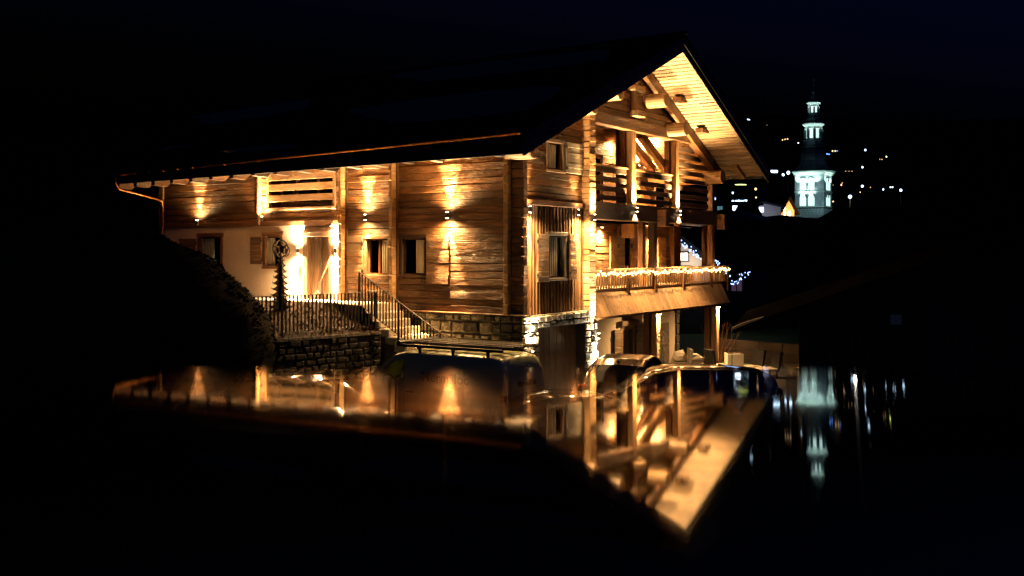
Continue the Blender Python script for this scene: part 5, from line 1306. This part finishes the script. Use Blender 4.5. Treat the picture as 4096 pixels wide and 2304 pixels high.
def lantern(z0, z1, r, n, wn):
    g = D.objects.new('lantern', None); link(g, cw, (0, 0, 0)); WL[g.name] = Vector((0, 0, 0))
    mb = MB(); mb.lathe([(r*.80, z0), (r*.80, z1)], 8, ph=.5); mb.build('glow_core', M['e_church'], g)
    for k in range(8):
        a = 2*math.pi*(k+.5)/8; mb = MB(); mb.tube([(r*.93*math.cos(a), r*.93*math.sin(a), z0), (r*.93*math.cos(a), r*.93*math.sin(a), z1)], r*.17, 6); mb.build('column', M['churchroof'], g)
    mb = MB(); z = z0+.15
    while z < z1-.1: mb.lathe([(r*.84, z), (r*.84, z+.05)], 8, ph=.5); z += .28
    mb.build('louvre', M['churchlouvre'], g)
    return g
lantern(cz(548), cz(512), 2.05, 8, 0)
mb = MB(); mb.lathe([(2.05, cz(512)), (2.1, cz(508)), (1.9, cz(505)), (2.0, cz(500)), (2.55, cz(491)), (2.5, cz(488))], 8, ph=.5); mb.build('lantern_cornice', M['churchlit'] if 'churchlit' in M else M['churchlouvre'], cw)
mb = MB(); mb.lathe([(2.45, cz(488)), (1.75, cz(480)), (1.65, cz(466)), (1.2, cz(455)), (1.2, cz(446)), (1.25, cz(444))], 8, ph=.5); mb.build('dome', M['churchroof'], cw)
lantern(cz(444), cz(422), 1.3, 8, 0)
mb = MB(); mb.lathe([(1.3, cz(422)), (1.35, cz(418)), (1.2, cz(416)), (1.3, cz(411)), (1.65, cz(404)), (1.6, cz(401))], 8, ph=.5); mb.build('lantern_cornice', M['churchlouvre'], cw)
mb = MB(); mb.lathe([(1.5, cz(401)), (.95, cz(394)), (.8, cz(384)), (.45, cz(372)), (.18, cz(368)), (.18, cz(366)), (.40, cz(362)), (.40, cz(359)), (.1, cz(355)), (.05, cz(352)), (.05, cz(310))], 8, ph=.5); mb.build('spire', M['churchroof'], cw)
mb = MB(); mb.box(-.3, .3, -.04, .04, cz(312), cz(310)).box(-.05, .05, -.04, .04, cz(318), cz(304)); mb.build('cross', M['churchroof'], cw)
CB = (.50, .86, .90)
for x in (-2.6, 0, 2.6):
    for zz, e in ((cz(770), 900), (cz(700), 260)):
        pass
spot('floodlight', cw, (-4, -26, cz(860)), (0, 0, cz(755)), 1000, 40, .6, CB, .3); spot('floodlight', cw, (14, -20, cz(850)), (hw, 0, cz(755)), 900, 40, .6, CB, .3)
spot('floodlight', cw, (-3, -24, cz(800)), (0, 0, cz(400)), 2500, 34, .8, CB, .3)
for x in (-2.4, -.4, 1.6): spot('cornice_light', cw, (x, -hw-.9, cz(735)), (x, -hw-.45, cz(688)), 190, 120, 1, (.7, 1, .9), .2)
for y in (-2, 1.2): spot('cornice_light', cw, (hw+.9, y, cz(735)), (hw+.45, y, cz(688)), 190, 120, 1, (.7, 1, .9), .2)
for x in (-1.5, .45): spot('course_light', cw, (x, -hw-.7, cz(782)), (x, -hw-.1, cz(766)), 110, 130, 1, (.7, 1, .9), .2)
for k in range(8):
    a = 2*math.pi*k/8
    spot('lantern_light', cw, (2.6*math.cos(a), 2.6*math.sin(a), cz(530)), (2.3*math.cos(a), 2.3*math.sin(a), cz(494)), 40, 120, 1, (.7, 1, .95), .1)
    spot('lantern_light', cw, (1.7*math.cos(a), 1.7*math.sin(a), cz(436)), (1.45*math.cos(a), 1.45*math.sin(a), cz(407)), 25, 120, 1, (.7, 1, .95), .1)

# ------------------------------------------------------------------ foreground: mirror slab put in under the lens for an unidentified glossy surface
lg_ = lthing('mirror_stand', (CP.x, CP.y, 0), 'glossy black slab put in under the lens to mirror the chalet, on a plain wall', 'wall', None, HEAD-math.pi/2)
def mirror_mat():
    m, n, p = mat('black_mirror_gloss'); L = n.links.new
    p.inputs['Base Color'].default_value = (.002, .002, .003, 1); p.inputs['Roughness'].default_value = .020; p.inputs['IOR'].default_value = 1.62
    p.inputs['Specular IOR Level'].default_value = .5
    p.inputs['Anisotropic'].default_value = 1.0; p.inputs['Anisotropic Rotation'].default_value = .25
    tg = N(n, 'ShaderNodeTangent'); tg.direction_type = 'UV_MAP'; tg.uv_map = 'UVMap'; L(tg.outputs[0], p.inputs['Tangent'])
    tc = N(n, 'ShaderNodeTexCoord'); mp = N(n, 'ShaderNodeMapping'); mp.inputs['Scale'].default_value = (14, 3, 14); L(tc.outputs['Object'], mp.inputs['Vector'])
    no = N(n, 'ShaderNodeTexNoise'); no.inputs['Scale'].default_value = 1; no.inputs['Detail'].default_value = 1; L(mp.outputs[0], no.inputs['Vector'])
    bu = N(n, 'ShaderNodeBump'); bu.inputs['Distance'].default_value = .00012; L(no.outputs[0], bu.inputs['Height']); L(bu.outputs[0], p.inputs['Normal'])
    return m
M['mirror_gloss'] = mirror_mat()
hgt = .030; tl = math.tan(math.radians(2.1)); ef = .287; eb = -.9; t_ = .03
zf = CP.z - hgt - ef*tl; zb = CP.z - hgt - eb*tl; wl = 3.0
v = [(-wl, ef, zf), (wl, ef, zf), (wl, eb, zb), (-wl, eb, zb), (-wl, ef, zf-t_), (wl, ef, zf-t_), (wl, eb, zb-t_), (-wl, eb, zb-t_)]
me = D.meshes.new('mirror_slab'); me.from_pydata(v, [], [(0, 3, 2, 1), (4, 5, 6, 7), (0, 1, 5, 4), (1, 2, 6, 5), (2, 3, 7, 6), (3, 0, 4, 7)])
uv = me.uv_layers.new(name='UVMap')
for lp in me.loops: c = me.vertices[lp.vertex_index].co; uv.data[lp.index].uv = (c.x, c.y)
me.materials.append(M['mirror_gloss']); o = fixn(link(D.objects.new('mirror_slab', me), lg_, (0, 0, 0)))
mb = MB(); mb.box(-wl, wl, -.6, ef-.06, GZ, zf-t_); mb.build('slab_wall', M['night'], lg_)  # plain wall that only carries the mirror slab
